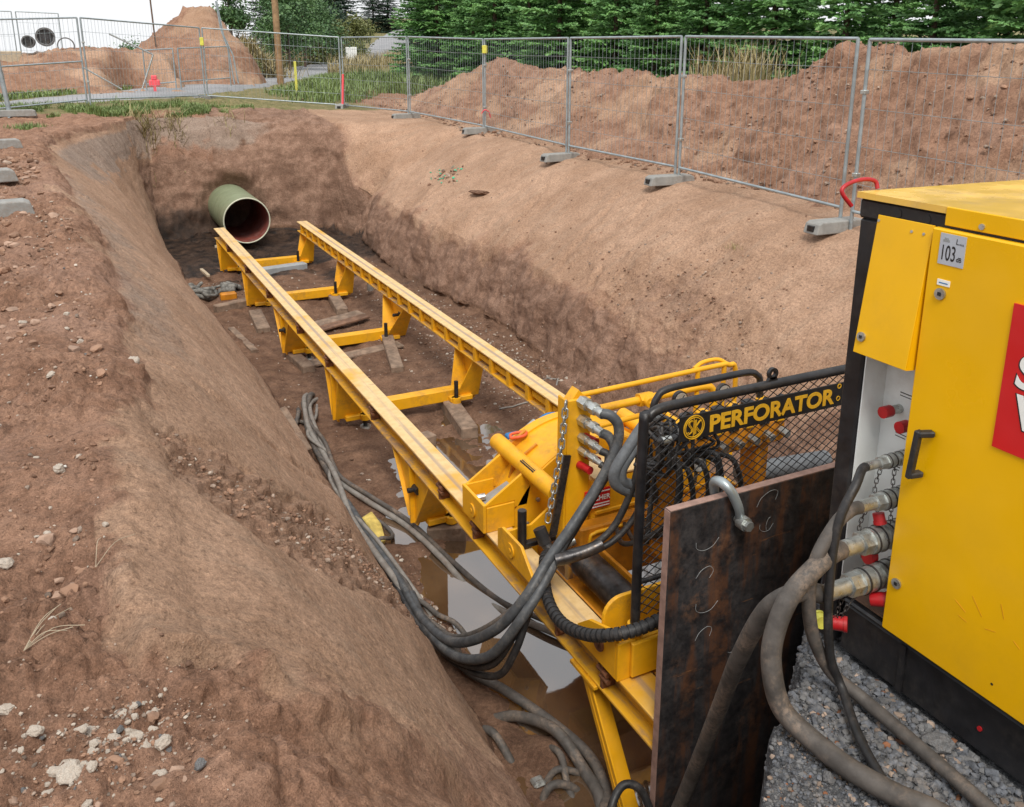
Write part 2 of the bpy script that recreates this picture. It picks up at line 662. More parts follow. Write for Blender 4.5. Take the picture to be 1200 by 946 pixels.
def np_mesh(name, V, F, mats, smooth=False, parent=None, fm=None):
    """mesh from numpy arrays, F is (n,3) or (n,4)"""
    me = bpy.data.meshes.new(name)
    V = np.asarray(V, np.float32); F = np.asarray(F, np.int32)
    k = F.shape[1]
    me.vertices.add(len(V)); me.vertices.foreach_set('co', V.ravel())
    me.loops.add(F.size); me.loops.foreach_set('vertex_index', F.ravel())
    me.polygons.add(len(F))
    me.polygons.foreach_set('loop_start', np.arange(0, F.size, k, dtype=np.int32))
    me.polygons.foreach_set('loop_total', np.full(len(F), k, np.int32))
    me.polygons.foreach_set('use_smooth', np.full(len(F), smooth, bool))
    for m_ in ([mats] if isinstance(mats, str) else mats):
        me.materials.append(M[m_])
    if fm is not None:
        me.polygons.foreach_set('material_index', np.asarray(fm, np.int32))
    me.update(calc_edges=True)
    o = bpy.data.objects.new(name, me)
    C.objects.link(o)
    if parent is not None:
        o.parent = parent
    return o


def smooth_path(pts, n=8):
    """Catmull-Rom through pts"""
    p = [Vector(q) for q in pts]
    p = [p[0] * 2 - p[1]] + p + [p[-1] * 2 - p[-2]]
    out = []
    for i in range(1, len(p) - 2):
        for k in range(n):
            t = k / n
            a, b, c, d = p[i - 1], p[i], p[i + 1], p[i + 2]
            out.append(.5 * ((2 * b) + (c - a) * t + (2 * a - 5 * b + 4 * c - d) * t * t + (3 * b - a - 3 * c + d) * t ** 3))
    out.append(p[-2])
    return out


def stone_mesh(name, seed, mat, sub=1, flat=.7, rough=.28):
    """an angular stone of radius about 1"""
    rng = np.random.default_rng(seed)
    import bmesh
    bm = bmesh.new()
    bmesh.ops.create_icosphere(bm, subdivisions=sub, radius=1.0)
    V = np.array([v.co[:] for v in bm.verts])
    F = [tuple(v.index for v in f.verts) for f in bm.faces]
    bm.free()
    for k in range(7):
        d = rng.normal(size=3); d /= np.linalg.norm(d)
        lim = rng.uniform(.5, .85)
        h = V @ d
        V = V - np.outer(np.maximum(h - lim, 0), d)
    V *= (1 + rng.uniform(-rough, rough, size=(len(V), 1)) * .4)
    V *= np.array([rng.uniform(.8, 1.2), rng.uniform(.7, 1.0), flat])
    me = bpy.data.meshes.new(name)
    me.from_pydata([tuple(v) for v in V], [], F)
    me.materials.append(M[mat])
    return me, V.astype(np.float32), np.array(F, np.int32)

# ------------------------------------------------------------------ ground: one sheet from the pit to the horizon
ZF = -2.36                     # level of the pit floor
ti = np.interp


def eL(s): return ti(s, [-30, 0, 1.5, 2.5, 4.8, 7.8, 12, 17, 18.5, 20, 21, 22, 24, 40], [.25, .15, .06, -.04, .0, -.04, -.3, -.62, -.25, .45, 1.0, 1.38, 1.4, 1.4])
def tL(s): return ti(s, [-30, 0, 9, 15, 21, 24, 40], [1.93, 1.93, 1.93, 1.72, 1.62, 1.65, 1.65])
def sE(l): return ti(l, [-5, 1.6, 4, 5.0, 6.5, 10], [21.5, 21.35, 21.2, 20.7, 20.2, 20.0])
def sN(l): return .018 * np.sin(np.asarray(l) * 13) + .012 * np.sin(np.asarray(l) * 31 + 1) + ti(l, [-5, 0, 1, 1.83, 2.67, 3.4, 8], [-2.6, .4, 1.16, 1.79, 2.43, 2.95, 2.95])


def topz(l, s):
    zl = ti(s, [-10, 3, 5, 8, 20, 22, 24, 27, 60], [.25, .25, .33, .40, .40, .42, .60, .62, .6])
    zr = ti(s, [-10, 5, 8, 14, 18, 22, 26, 34, 60], [-.2, -.08, 0, .06, .1, .2, .28, .5, .75])
    t = sst(1.0, 7.5, l)
    z = zl * (1 - t) + zr * t
    # the land beyond rises with the road
    far = sst(30, 62, s)
    zf = ti(s, [0, 40, 62, 78, 98, 125, 180, 400], [.6, .55, .82, 1.05, 1.55, 3.3, 7, 16])
    drop = sst(6, -40, l) * 1.2            # the left side stays low
    return z * (1 - far) + (zf * (1 - .97 * sst(4, -22, l - .33 * (s - 30))) - drop * .3) * far


def floorz(l, s):
    z = np.full(np.broadcast(l, s).shape, ZF, np.float32)
    z = z + fbm(l * .9, s * .9, 0.3, 4) * .075 + fbm(l * 4, s * 4, 1.3, 3) * .022
    z += ti(s, [0, 4, 5.9, 6.6, 7.3, 8.3, 9.2, 11, 16, 22], [-.06, -.10, -.09, -.02, -.03, -.035, .035, .06, .06, .05])
    z += .10 * sst(2.35, 2.0, l + .06 * pn(l * 3, s * 3, 5)) * sst(8.5, 6, s)
    z += .06 * sst(3.9, 4.6, l)
    z += .10 * sst(.5, .0, np.hypot((l - 2.25) / .5, (s - 4.0) / .55))
    return z


def base(l, s):
    """height of the ground before the fine relief, and the three fractions"""
    G = topz(l, s)
    e = eL(s); t = tL(s)
    u = np.clip((l - e) / (t - e), 0, 1)
    gl = u * (.36 + .64 * u)
    gl = np.where(u < .12, gl * (u / .12), gl) if True else gl
    toe = 5.5 - .0 * s + .35 * np.exp(-((s - 19.2) / .28) ** 2) * 1 - .12 * np.sin(s * .9)
    gr = ti(l - toe, [-.06, .0, .13, .36, .9, 1.4, 1.95, 2.45, 2.9], [1, .98, .80, .56, .38, .26, .11, .03, 0.0])
    # nearer the power pack the right bank is flatter and bulges inward
    grn = ti(l - toe, [-.35, -.1, .15, .5, 1.0, 1.5, 2.0, 2.5, 3.0], [1, .9, .72, .52, .34, .22, .10, .03, 0.0])
    k = sst(10.5, 8.0, s)
    gr = gr * (1 - k) + grn * k
    v = (s - sE(l)) / .85
    ge = ti(v, [-.05, 0, .12, .42, .75, 1.0, 1.35], [1, .97, .80, .38, .13, .035, 0.0])
    w = gl * gr * ge
    F = floorz(l, s)
    z = G + (F - G) * w
    # the gravel platform that carries the power pack, and the cut face below it
    zp = -.53 + .05 * sst(2.2, 1.2, l)
    sn = sN(l)
    zn = np.where(s < sn, zp - .02, zp - 14 * (s - sn))
    z = np.where(l < 7, np.maximum(z, zn), z)
    return z, gl, gr, ge, w, zn


def poly_sd(X, Y, poly, closed=True):
    """signed distance to a polygon in plan (positive inside), or plain distance to a polyline"""
    d = np.full(X.shape, 1e9, np.float32); ins = np.zeros(X.shape, bool)
    n = len(poly)
    for i in range(n if closed else n - 1):
        (x0, y0), (x1, y1) = poly[i], poly[(i + 1) % n]
        ex, ey = x1 - x0, y1 - y0
        t = np.clip(((X - x0) * ex + (Y - y0) * ey) / (ex * ex + ey * ey + 1e-9), 0, 1)
        d = np.minimum(d, np.hypot(X - x0 - t * ex, Y - y0 - t * ey))
        if closed:
            c = ((y0 > Y) != (y1 > Y)) & (X < ex * (Y - y0) / (ey + 1e-12) + x0)
            ins ^= c
    return np.where(ins, d, -d) if closed else d


SCAR = [(.17, 4.28), (.53, 4.42), (.83, 4.49), (1.38, 5.35), (1.70, 5.45), (2.0, 5.05), (1.93, 4.90), (1.48, 4.37), (1.07, 3.78), (.76, 3.51), (.5, 3.36), (.33, 3.5), (.23, 3.65), (.15, 4.1)]
SMOOTH = [(.17, 4.35), (-.02, 3.63), (-.10, 3.13), (-.07, 2.82), (.04, 2.42), (.23, 2.41), (.46, 2.25), (.79, 2.47), (1.41, 3.16), (2.2, 3.6), (2.2, 5.2), (1.4, 5.4)]
LEDGE = [(-.13, 3.13), (-.07, 2.82), (.04, 2.42), (.23, 2.41), (.46, 2.25), (.79, 2.47), (1.41, 3.16)]
RUT = [(-.21, 2.84), (-.07, 2.58), (.08, 2.2), (.27, 2.11), (.54, 2.07), (1.06, 2.42)]
CREASE = [(.31, 5.37), (.58, 5.41), (.87, 5.42), (1.18, 5.72), (1.6, 6.4)]


def key_cols():
    segs = []
    def seg(a, b, n): segs.append((a, b, n))
    return segs


def make_ground():
    S = np.concatenate([
        -np.geomspace(60, .4, 26), np.linspace(-.2, .9, 12),
        np.arange(1.0, 3.6, .0125), np.arange(3.6, 6.5, .019), np.arange(6.5, 10, .028), np.arange(10, 15, .042),
        np.arange(15, 20.6, .06), np.arange(20.6, 22.2, .02), np.arange(22.2, 27, .06), np.arange(27, 40, .25),
        np.geomspace(40, 900, 60)])
    S = np.unique(np.round(S, 4))
    e = eL(S)[:, None]; t = tL(S)[:, None]
    one = np.ones_like(e)
    keys = [(-700 * one, 18, 2.6), (-14 * one, 40, 1.6), (-4 * one, 26, 1.2), (-1.7 * one, 105, 1), (e - .25, 34, 1), (e + .12, 130, 1),
            (t + .02, 66, 1), (3.3 * one, 60, 1), (5.05 * one, 90, 1), (5.95 * one, 60, 1), (7.7 * one, 34, 1), (9.4 * one, 40, .7),
            (16 * one, 34, .4), (900 * one, 0, 1)]
    cols = []
    for (a, n, p), (b, _, _) in zip(keys[:-1], keys[1:]):
        q = np.linspace(0, 1, n, endpoint=False)
        if p > 1: q = 1 - (1 - q) ** p
        elif p < 1: q = q ** (1 / p)
        cols.append(a + (b - a) * q[None, :])
    cols.append(keys[-1][0])
    L = np.concatenate(cols, axis=1)
    SS = np.repeat(S[:, None], L.shape[1], 1)
    Z, gl, gr, ge, w, zn = base(L, SS)
    # ---- masks of the soils
    wob = .10 * fbm(L * 1.3, SS * 1.3, Z * 1.3, 3) + .05 * fbm(L * 6, SS * 6, Z * 6, 3)
    onplat = (np.abs(Z - zn) < 1e-4) & (SS < 3.4) & (L < 6.5) & (L > .2)
    plat = onplat
    leftslope = (L > eL(SS) - .05) & (L < tL(SS) + .05) & (SS < 22.4)
    m_dry = np.zeros_like(Z)
    m_dry = np.where(L > 3, sst(.90, .26, gr + wob * 1.5) * sst(26, 24, SS), m_dry)
    ls = sst(-.02, .10, gl + wob * .6) * sst(3.6, 4.6, SS)
    nearpart = SS < 5.6
    sm = np.zeros_like(Z)
    sm[nearpart] = sst(-.14, .13, poly_sd(L[nearpart], SS[nearpart], SMOOTH) + wob[nearpart] * 1.5)
    sm = np.maximum(sm, .44 * sst(.2, .5, L) * (SS < 3.4))
    m_dry = np.where(leftslope & (L < 3), np.maximum(ls, sm), m_dry)
    m_dry = np.maximum(m_dry, sst(20.0, 22.4, SS) * sst(26, 23, SS) * sst(4.0, 6, L + wob) * (w < .5))
    m_dry = np.where(onplat, .0, m_dry)
    endw = sst(20.9, 21.5, SS) * (w > .02) * (L > 1.2) * sst(7.5, 5.5, L)
    m_clay = np.where(L > 3, sst(.42, .80, gr + wob) * (w < .985), 0.0)
    m_clay = np.maximum(m_clay, endw * sst(.05, .55, w + wob))
    m_mud = sst(.93, .985, w + .0 * wob) * (~onplat)
    m_wet = sst(.97, .995, w) * sst(15.6, 18.2, SS + 2.6 * fbm(L * .9, SS * .9, 2.0, 4))
    m_wet = np.maximum(m_wet, endw * .85 * sst(-1.15, -2.2, Z + wob * 2.4))  # end wall graded darker towards its foot
    m_wet = np.maximum(m_wet, .52 * sst(-1.4, -2.4, Z + wob * 2.2) * sst(8, 17, SS) * (L > 5.2) * (L < 7) * (SS < 21.3))
    band = sst(.03, .12, gl) * sst(.34, .22, gl + wob * 1.3) * sst(14.5, 18.5, SS + wob * 8) * leftslope
    strip = sst(.015, .07, gl) * sst(.26, .08, gl + wob * .9) * sst(4.2, 6, SS) * sst(18, 12, SS) * leftslope
    m_grey = np.maximum(band * .9, strip * .5)
    m_grey = np.where((L > 1.2) & (SS > 21.2), endw * sst(.34, .10, w + wob * 1.3) * sst(5.6, 3.2, L + wob) * .8, m_grey)
    m_grass = sst(22.5, 23.2, SS + .5 * pn(L * .8, SS * .8, 9) + .4 * sst(2.5, 5.5, L) * -4) * sst(9.2, 7.0, L) * (w < .05)
    m_grass = np.maximum(m_grass, sst(27, 30, SS - .3 * L))
    m_grass = np.maximum(m_grass, sst(13, 15, L))
    m_grass = np.maximum(m_grass, sst(-6, -9, L))
    m_clay = np.maximum(m_clay, .50 * np.exp(-(((L - 6.15) / .75) ** 2 + ((SS - 8.2) / 1.7) ** 2) + wob * 2) * (L > 5.2))
    m_gravel = np.where(plat, 1.0, 0.0)
    m_loose = np.clip(1 - np.max(np.stack([m_dry, m_clay, m_mud, m_grey, m_grass, m_gravel]), 0), 0, 1)
    # ---- fine relief along the normal
    dzl = np.gradient(Z, axis=1) / np.maximum(np.gradient(L, axis=1), 1e-5)
    dLs = np.gradient(L, S, axis=0)
    dzs = np.gradient(Z, S, axis=0) - dzl * dLs
    N = np.stack([-dzl, -dzs, np.ones_like(Z)], -1)
    N /= np.linalg.norm(N, axis=-1, keepdims=True)
    area = (SS > .4) & (SS < 40) & (L > -14) & (L < 16)
    X, Y, W = L[area], SS[area], Z[area]
    ml, md, mc, mm, mg = (q[area] for q in (m_loose, m_dry, m_clay, m_mud, m_gravel))
    ml = ml * (.30 + .70 * sst(.40, .80, N[area][:, 2]))
    nearf = sst(16, 6, Y)
    d = np.zeros_like(X)
    low = fbm(X * .75, Y * .75, W * .75, 3)
    d += low * (.085 * ml + .045 * md + .075 * mc)
    m1 = fbm(X * 3.1, Y * 3.1, W * 3.1, 3)
    rid = 1 - np.abs(pn(X * 2.2 + 5, Y * 2.2, W * 2.2)) * 2
    d += m1 * (.040 * ml + .008 * md + .030 * mc + .010 * mm) + rid * (.022 * ml + .008 * mc)
    m2 = fbm(X * 10, Y * 10, W * 10, 3)
    clump = sst(-.15, .30, pn(X * 1.1, Y * 1.1, W + 4))
    d += m2 * (.019 * ml * (.45 + clump) + .0055 * md + .014 * mc + .007 * mm + .010 * mg)
    m3 = np.abs(pn(X * 27, Y * 27, W * 27)) + .6 * np.abs(pn(X * 55, Y * 55, W * 55))
    d += m3 * (.020 * ml * (.3 + clump) * (.25 + nearf) + .0035 * md + .009 * mc + .010 * mg + .003 * mm)
    # crumbled lumps on the loose soil
    patch = sst(-.25, .25, pn(X * .9 + 3, Y * .9, 1.5) + .5 * pn(X * 3.3, Y * 3.3, 2.5))
    cl_ = ml * (X < 3) * (Y > 1) * (Y < 20)
    d += cl_ * (.050 * clods(X, Y, 7, 1) * sst(.1, .4, clods(X, Y, 1.6, 5)) + .034 * clods(X, Y, 15, 2)) * (.25 + patch)
    d += cl_ * nearf * .020 * clods(X, Y, 34, 3) * (.3 + patch)
    d += mm * .018 * clods(X, Y, 13, 4) * patch
    d += mc * .012 * clods(Y, W * 1.3, 14, 6)
    # streaks left by the excavator bucket, down the slopes
    sl = fbm(Y * 5.0 + X * 1.8, X * .5, W * .6, 3)
    d += sl * .009 * md * sst(5, 7, Y)
    sl2 = pn(Y * 2.1 + X * .7 + 8, X * .25, W * .3)
    d += sl2 * .022 * md * sst(5, 7, Y)
    # wall of the right side: hollows, vertical flutes, and the cleft near the far corner
    d += mc * (.09 * fbm(X * .9, Y * .9, W * .9 + 3, 3) + .045 * pn(X * 3 + 2, Y * 4.2, W * .7))
    d -= .34 * np.exp(-((Y - 19.75 + .25 * (W + 1.2)) / .28) ** 2) * sst(5.2, 5.6, X) * sst(6.7, 6.1, X) * (X < 7)
    # hole broken round the pipe
    rp = np.hypot(X - 3.275, W + 1.67)
    d -= .22 * np.exp(-(rp / .66) ** 6) * (Y > 20.9) * (Y < 22.5)
    d += .07 * np.exp(-((rp - .85) / .22) ** 2) * (Y > 20.9) * (Y < 22.5) * (W > -1.9) * (1 + m1)
    # runnels down the right slope and the gritty bulge near the power pack
    rs_ = (X > 5.2) & (X < 8.2) & (Y > 4) & (Y < 20)
    xr, yr = X[rs_], Y[rs_]
    wr_ = .09 * fbm(xr * 2.2, yr * 2.2, 4.0, 3)
    dr_ = np.zeros_like(xr)
    for ln in ([(7.35, 10.55), (6.7, 10.15), (6.1, 9.75), (5.75, 9.5)], [(7.4, 11.3), (6.6, 10.9), (6.0, 10.6)], [(7.2, 13.2), (6.5, 12.8), (6.1, 12.7)], [(6.9, 16.6), (6.4, 16.2), (6.0, 16.1)], [(7.3, 18.9), (6.6, 18.6)]):
        q = poly_sd(xr, yr, ln, False) + wr_
        dr_ -= np.exp(-(q / .045) ** 2) * .030 - np.exp(-((q - .11) / .05) ** 2) * .014
    bl_ = np.exp(-(((xr - 6.1) / .8) ** 2 + ((yr - 8.1) / 1.6) ** 2))
    dr_ += bl_ * (.05 * fbm(xr * 2.5, yr * 2.5, 1.0, 3) + .035 * clods(xr, yr, 12, 8) + .02 * clods(xr, yr, 26, 9))
    dr_ += .012 * clods(xr, yr, 9, 10) * (pn(xr * 1.3, yr * 1.3, 6) > .12)
    d[rs_] += dr_
    scar = np.zeros_like(X)
    nb = Y < 7.5
    x, y, z_ = X[nb], Y[nb], W[nb]
    wb = .05 * fbm(x * 4, y * 4, z_ * 4, 3)
    sd_ = poly_sd(x, y, SCAR) + wb
    sc_ = sst(-.02, .06, sd_)
    along = x * .55 + y * .83; across = -x * .83 + y * .55
    dd = -sc_ * (.05 + .040 * fbm(across * 9, along * 2.4, z_ * 3, 3) - .045 * np.abs(pn(across * 15, along * 6, z_ * 9)) - .03 * np.abs(pn(x * 30, y * 30, z_ * 30)))
    lg = poly_sd(x, y, LEDGE, False)
    below = sst(.03, -.05, poly_sd(x, y, SMOOTH) + wb * .7) * sst(.55, .05, lg) * sst(3.4, 2.9, y) * sst(.85, .40, x)
    dd -= below * (.055 + .02 * pn(x * 3, y * 3, 1))
    dd += sst(.10, .0, lg) * (1 - below) * sst(.85, .40, x) * .018 * (1 + 2 * fbm(x * 8, y * 8, z_ * 8, 2))
    rt_ = poly_sd(x, y, RUT, False)
    dd -= np.exp(-((rt_ + wb * .8) / .10) ** 2) * .045
    cr = poly_sd(x, y, CREASE, False)
    dd -= np.exp(-((cr + wb * .5) / .035) ** 2) * .03
    d[nb] += dd
    # low furrows and lumps of the loose soil
    fur = fbm(across * 2.6 + 4, along * 1.1, z_ * 2, 3)
    dd += (fur * .028 + .03 * (.35 - np.abs(pn(x * 4.3, y * 4.3, z_ * 4 + 2)))) * ml[nb]
    scar[nb] = sc_
    P3 = np.stack([L, SS, Z], -1)
    P3[area] += N[area] * d[:, None]
    rows, cn = L.shape
    idx = np.arange(rows * cn).reshape(rows, cn)
    F4 = np.stack([idx[:-1, :-1], idx[:-1, 1:], idx[1:, 1:], idx[1:, :-1]], -1).reshape(-1, 4)
    g = np_mesh('ground', P3.reshape(-1, 3), F4, 'soil', True)
    sc = np.zeros_like(Z); sc[area] = scar
    m_dry = np.where(sc > .2, np.minimum(m_dry, 1 - sc * .45), m_dry)
    m_clay = np.maximum(m_clay, sc * .42)
    for nm, a in (('dry', m_dry), ('clay', m_clay), ('mud', m_mud), ('wet', m_wet), ('grey', m_grey), ('grass', m_grass), ('gravel', m_gravel)):
        at = g.data.attributes.new('m_' + nm, 'FLOAT', 'POINT')
        at.data.foreach_set('value', a.astype(np.float32).ravel())
    tag(g, kind='structure')
    return g, S, L, P3


GROUND, GS, GL, GP = make_ground()


def gz(l, s):
    """height of the finished ground under (l, s)"""
    l = np.atleast_1d(np.asarray(l, float)); s = np.atleast_1d(np.asarray(s, float))
    i = np.clip(np.searchsorted(GS, s), 1, len(GS) - 1)
    i = np.where(np.abs(GS[i - 1] - s) < np.abs(GS[i] - s), i - 1, i)
    out = np.empty(len(l))
    for k in range(len(l)):
        out[k] = np.interp(l[k], GL[i[k]], GP[i[k], :, 2])
    return out


def g1(l, s): return float(gz(l, s)[0])


# water standing on the pit floor
w_ = MB()
w_.add([(1.6, 3.1, ZF - .025), (4.7, 3.1, ZF - .025), (4.7, 9.3, ZF - .025), (1.6, 9.3, ZF - .025)], [(0, 1, 2, 3)])
tag(w_.build('water', 'muddy_water'), kind='structure')


# ------------------------------------------------------------------ road
def make_road():
    pts = [(-26, 13, .3), (-14, 18.4, .38), (-7, 21.6, .44), (-2.2, 24.6, .52), (.5, 27.0, .59), (2.6, 30.0, .61), (4.5, 34.0, .62), (7.97, 42.0, .58), (9.99, 46.0, .64), (13.57, 54.0, .80),
           (17.62, 62.0, .92), (24.72, 78.0, 1.18), (32.76, 98.0, 1.75), (43.39, 125.0, 3.6), (60, 160, 6.4)]
    path = smooth_path(pts, 10)
    b = MB(); vs = []; fs = []
    cols = [(-2.6, -.35), (-2.1, .0), (-1.0, .035), (0, .05), (1.0, .035), (2.1, .0), (2.6, -.35)]
    for i, p in enumerate(path):
        t = (path[min(i + 1, len(path) - 1)] - path[max(i - 1, 0)]); t.z = 0; t.normalize()
        n = Vector((t.y, -t.x, 0))
        for (o, dz) in cols:
            o = o * (.68 if p.y < 36 else (.8 if p.y < 50 else 1))
            q = p + n * (o + .12 * math.sin(i * 1.7 + o)) * (1 if p.y < 60 else 1)
            vs.append((q.x, q.y, p.z + dz + .03))
    k = len(cols)
    for i in range(len(path) - 1):
        for j in range(k - 1):
            fs.append((i * k + j, i * k + j + 1, (i + 1) * k + j + 1, (i + 1) * k + j))
    b.add(vs, fs, True)
    tag(b.build('road', 'asphalt'), kind='structure')


make_road()


# ------------------------------------------------------------------ spoil heaps (terrain)
def heap(name, xs, ys, hfun, clay=.0, amp=1.0, seed=0):
    X, Y = np.meshgrid(xs, ys)
    Z = hfun(X, Y)
    gx, gy = np.gradient(Z, axis=1) / np.gradient(X, axis=1), np.gradient(Z, axis=0) / np.gradient(Y, axis=0)
    N = np.stack([-gx, -gy, np.ones_like(Z)], -1); N /= np.linalg.norm(N, axis=-1, keepdims=True)
    d = .12 * fbm(X * .8 + seed, Y * .8, Z * .8, 3) + .06 * fbm(X * 3 + seed, Y * 3, Z * 3, 3) + .06 * (.4 - np.abs(pn(X * 5 + 3, Y * 5, Z * 5))) + .05 * np.abs(pn(X * 9, Y * 9, Z * 9)) + .035 * np.abs(pn(X * 18, Y * 18, Z * 18))
    pt_ = sst(-.3, .3, pn(X * .7, Y * .7, Z * .7 + 5))
    d = d + pt_ * (.16 * clods(X, Y, 3.2, 1) * (clods(X, Y, 1.1, 7) > .3) + .09 * clods(X, Y, 7.5, 2)) + .03 * clods(X, Y, 15, 3) - .05
    P3 = np.stack([X, Y, Z], -1) + N * (d * amp)[..., None]
    r, c = X.shape
    idx = np.arange(r * c).reshape(r, c)
    F4 = np.stack([idx[:-1, :-1], idx[:-1, 1:], idx[1:, 1:], idx[1:, :-1]], -1).reshape(-1, 4)
    o = np_mesh(name, P3.reshape(-1, 3), F4, 'soil', True)
    v = np.clip(.40 + .9 * fbm(X * .6, Y * .6, Z * .6 + 8, 3), 0, 1)
    for nm, a in (('dry', v), ('clay', np.full_like(v, clay))):
        at = o.data.attributes.new('m_' + nm, 'FLOAT', 'POINT')
        at.data.foreach_set('value', a.astype(np.float32).ravel())
    tag(o, kind='structure')
    return P3


def right_mound(X, Y):
    cz = np.interp(Y, [2, 7.46, 8.05, 8.67, 9.25, 10.18, 10.68, 11.39, 12.41, 14.35, 16.78, 18.22, 21.16, 22.27, 24.88, 28.08, 29.5],
                   [1.95, 2.0, 2.0, 1.86, 1.92, 1.88, 1.78, 1.58, 1.46, 1.43, 1.52, 1.40, 1.52, 1.70, 1.12, .40, .1])
    foot = topz(X, Y)
    half = ti(Y, [2, 10, 20, 26, 29], [2.1, 2.1, 2.0, 1.5, .9])
    q = np.abs(X - (10.75 + .25 * np.sin(Y * .7))) / half
    prof = np.interp(q, [0, .12, .45, .8, 1.0, 1.15, 1.4], [1, .97, .60, .22, .05, -.02, -.1])
    return foot - .05 + (cz - foot - .03) * prof


MOUND = heap('spoil_mound', np.linspace(8.2, 13.6, 120), np.concatenate([np.arange(2.5, 16, .05), np.arange(16, 30.2, .08)]), right_mound)


def far_heap(X, Y):
    z = np.full_like(X, .2)
    # the tall cone
    cx, cy = 5.3, 38.5
    r = np.hypot((X - cx) / ti(X, [2, 5, 8], [1.35, 1.0, .62]), (Y - cy) / 1.25)
    z = np.maximum(z, 3.45 - np.maximum(r - .55, 0) * 1.08)
    # the long low bank on the left, cut by a second pit
    front = 30.4 + .35 * (X - 1) * (X > -1)
    ridge = 1.78 + .10 * np.sin(X * 1.3)
    t = np.clip((Y - front) / 3.4, 0, 1)
    b = .55 + (ridge - .55) * (t ** .8)
    b = np.where(Y > 37.5, b - (Y - 37.5) * .6, b)
    b = b - 2.4 * sst(3.4, 4.6, X)
    b = b - 1.5 * sst(1.1, .25, np.hypot((X - 2.35) / 1.15, (Y - front - 1.6) / 1.9))
    z = np.maximum(z, b)
    return z


heap('spoil_heap', np.linspace(-16, 10.5, 200), np.linspace(28.6, 44, 110), far_heap, clay=.25, seed=5)

# ------------------------------------------------------------------ site fence
def fence_panel(p0, p1, label, mid=None, h=2.0, clip=True, nh=4):
    p0 = Vector(p0); p1 = Vector(p1)
    d = (p1 - p0); dn = d.normalized()
    mid_ = (p0 + p1) / 2
    t = thing('mesh_fence', label, 'fence', tuple(mid_), 'mesh fence panels round the pit')
    a = p0 + dn * .05; b = p1 - dn * .05
    up = Vector((0, 0, 1))
    for q in (a, b):
        MB().cyl(q - up * .12, q + up * h, .021, n=8).build('post', 'galvanised', t)
    MB().cyl(a + up * h, b + up * h, .019, n=8).build('top_rail', 'galvanised', t)
    MB().cyl(a + up * .14, b + up * .14, .019, n=8).build('bottom_rail', 'galvanised', t)
    if mid:
        MB().cyl(a + up * mid, b + up * mid, .019, n=8).build('middle_rail', 'galvanised', t)
    w = MB()
    L = (b - a).length; n = int(L / .115)
    dist = max(mid_.length, 5)
    r = .0027 if dist < 15 else .0034
    for i in range(1, n):
        q = a + (b - a) * (i / n)
        w.cyl(q + up * .14, q + up * h, r, n=3, cap=False)
    for k in range(nh):
        z = .14 + (h - .14) * (k + .75) / (nh + .5)
        m1 = (a + b) / 2 - up * .012
        w.tube([a + up * z, m1 + up * z, b + up * z], r * 1.3, n=3, cap=False)
    w.build('wire_mesh', 'galvanised', t, kind='stuff')
    if clip:
        for z in (.55, 1.45):
            MB().box(tuple(b + up * z - Vector((.035, .035, .022))), tuple(b + up * z + Vector((.035, .035, .022))), .006).build('clamp', 'zinc', t)
    return t


POSTS = {'A': (7.85, 7.22, -.03), 'B': (7.87, 7.31, -.02), 'C': (8.08, 10.75, .05), 'D': (8.09, 14.04, .07), 'E': (8.41, 18.32, .10),
         'F': (8.06, 22.22, .20), 'G': (7.24, 25.44, .22), 'H': (3.75, 27.34, .48), 'I': (.59, 23.85, .60)}
fence_panel((7.62, 3.5, -.1), POSTS['A'], 'nearest grey mesh fence panel, above the yellow power pack')
fence_panel(POSTS['B'], POSTS['C'], 'mesh fence panel in front of the dip in the spoil mound, dry grass behind it')
fence_panel(POSTS['C'], POSTS['D'], 'mesh fence panel between the two concrete feet right of the middle of the bank')
pe = fence_panel(POSTS['D'], POSTS['E'], 'mesh fence panel before the highest left hump of the spoil mound')
fence_panel(POSTS['E'], POSTS['F'], 'mesh fence panel across the left toe of the spoil mound')
fence_panel(POSTS['F'], POSTS['G'], 'mesh fence panel in front of the road bend and its long green grass')
fence_panel(POSTS['G'], POSTS['H'], 'mesh fence panel standing in front of the wooden pole')
fence_panel(POSTS['H'], POSTS['I'], 'mesh fence panel on the grassy edge above the green pipe')
gate = fence_panel(POSTS['I'], (-1.5, 22.6, .48), 'far left fence panel with a rail across its middle', mid=1.02)
MB().bar((-1.02, 22.35, .5), (-1.1, 21.9, .42), .05, .03).build('stay', 'galvanised', gate)
MB().cyl((-1.02, 22.42, .3), (-1.12, 22.42, 1.75), .05, n=10).build('post', 'galvanised', gate)

# yellow tag and tape on the panel posts
tg = MB().box((8.33, 18.20, 1.80), (8.44, 18.26, 1.97), .01)
tag(tg.build('warning_tag', 'yellow_marker', loc=(8.39, 18.24, 1.9)), 'yellow tag tied to the fence post before the mound', 'tag')
tg = MB().box((3.70, 27.24, 2.0), (3.80, 27.29, 2.22), .01)
tag(tg.build('fence_tag', 'yellow_marker', loc=(3.76, 27.27, 2.1)), 'small yellow tag on the double fence post by the road', 'tag')
tp = MB().tube(smooth_path([(8.30, 18.24, .52), (8.36, 18.20, .60), (8.46, 18.20, .55), (8.52, 18.24, .42)], 4), .014, 5)
tag(tp.build('barrier_tape', 'pink_paint', loc=(8.4, 18.2, .5)), 'scrap of red and white tape on the fence post before the mound', 'tape')


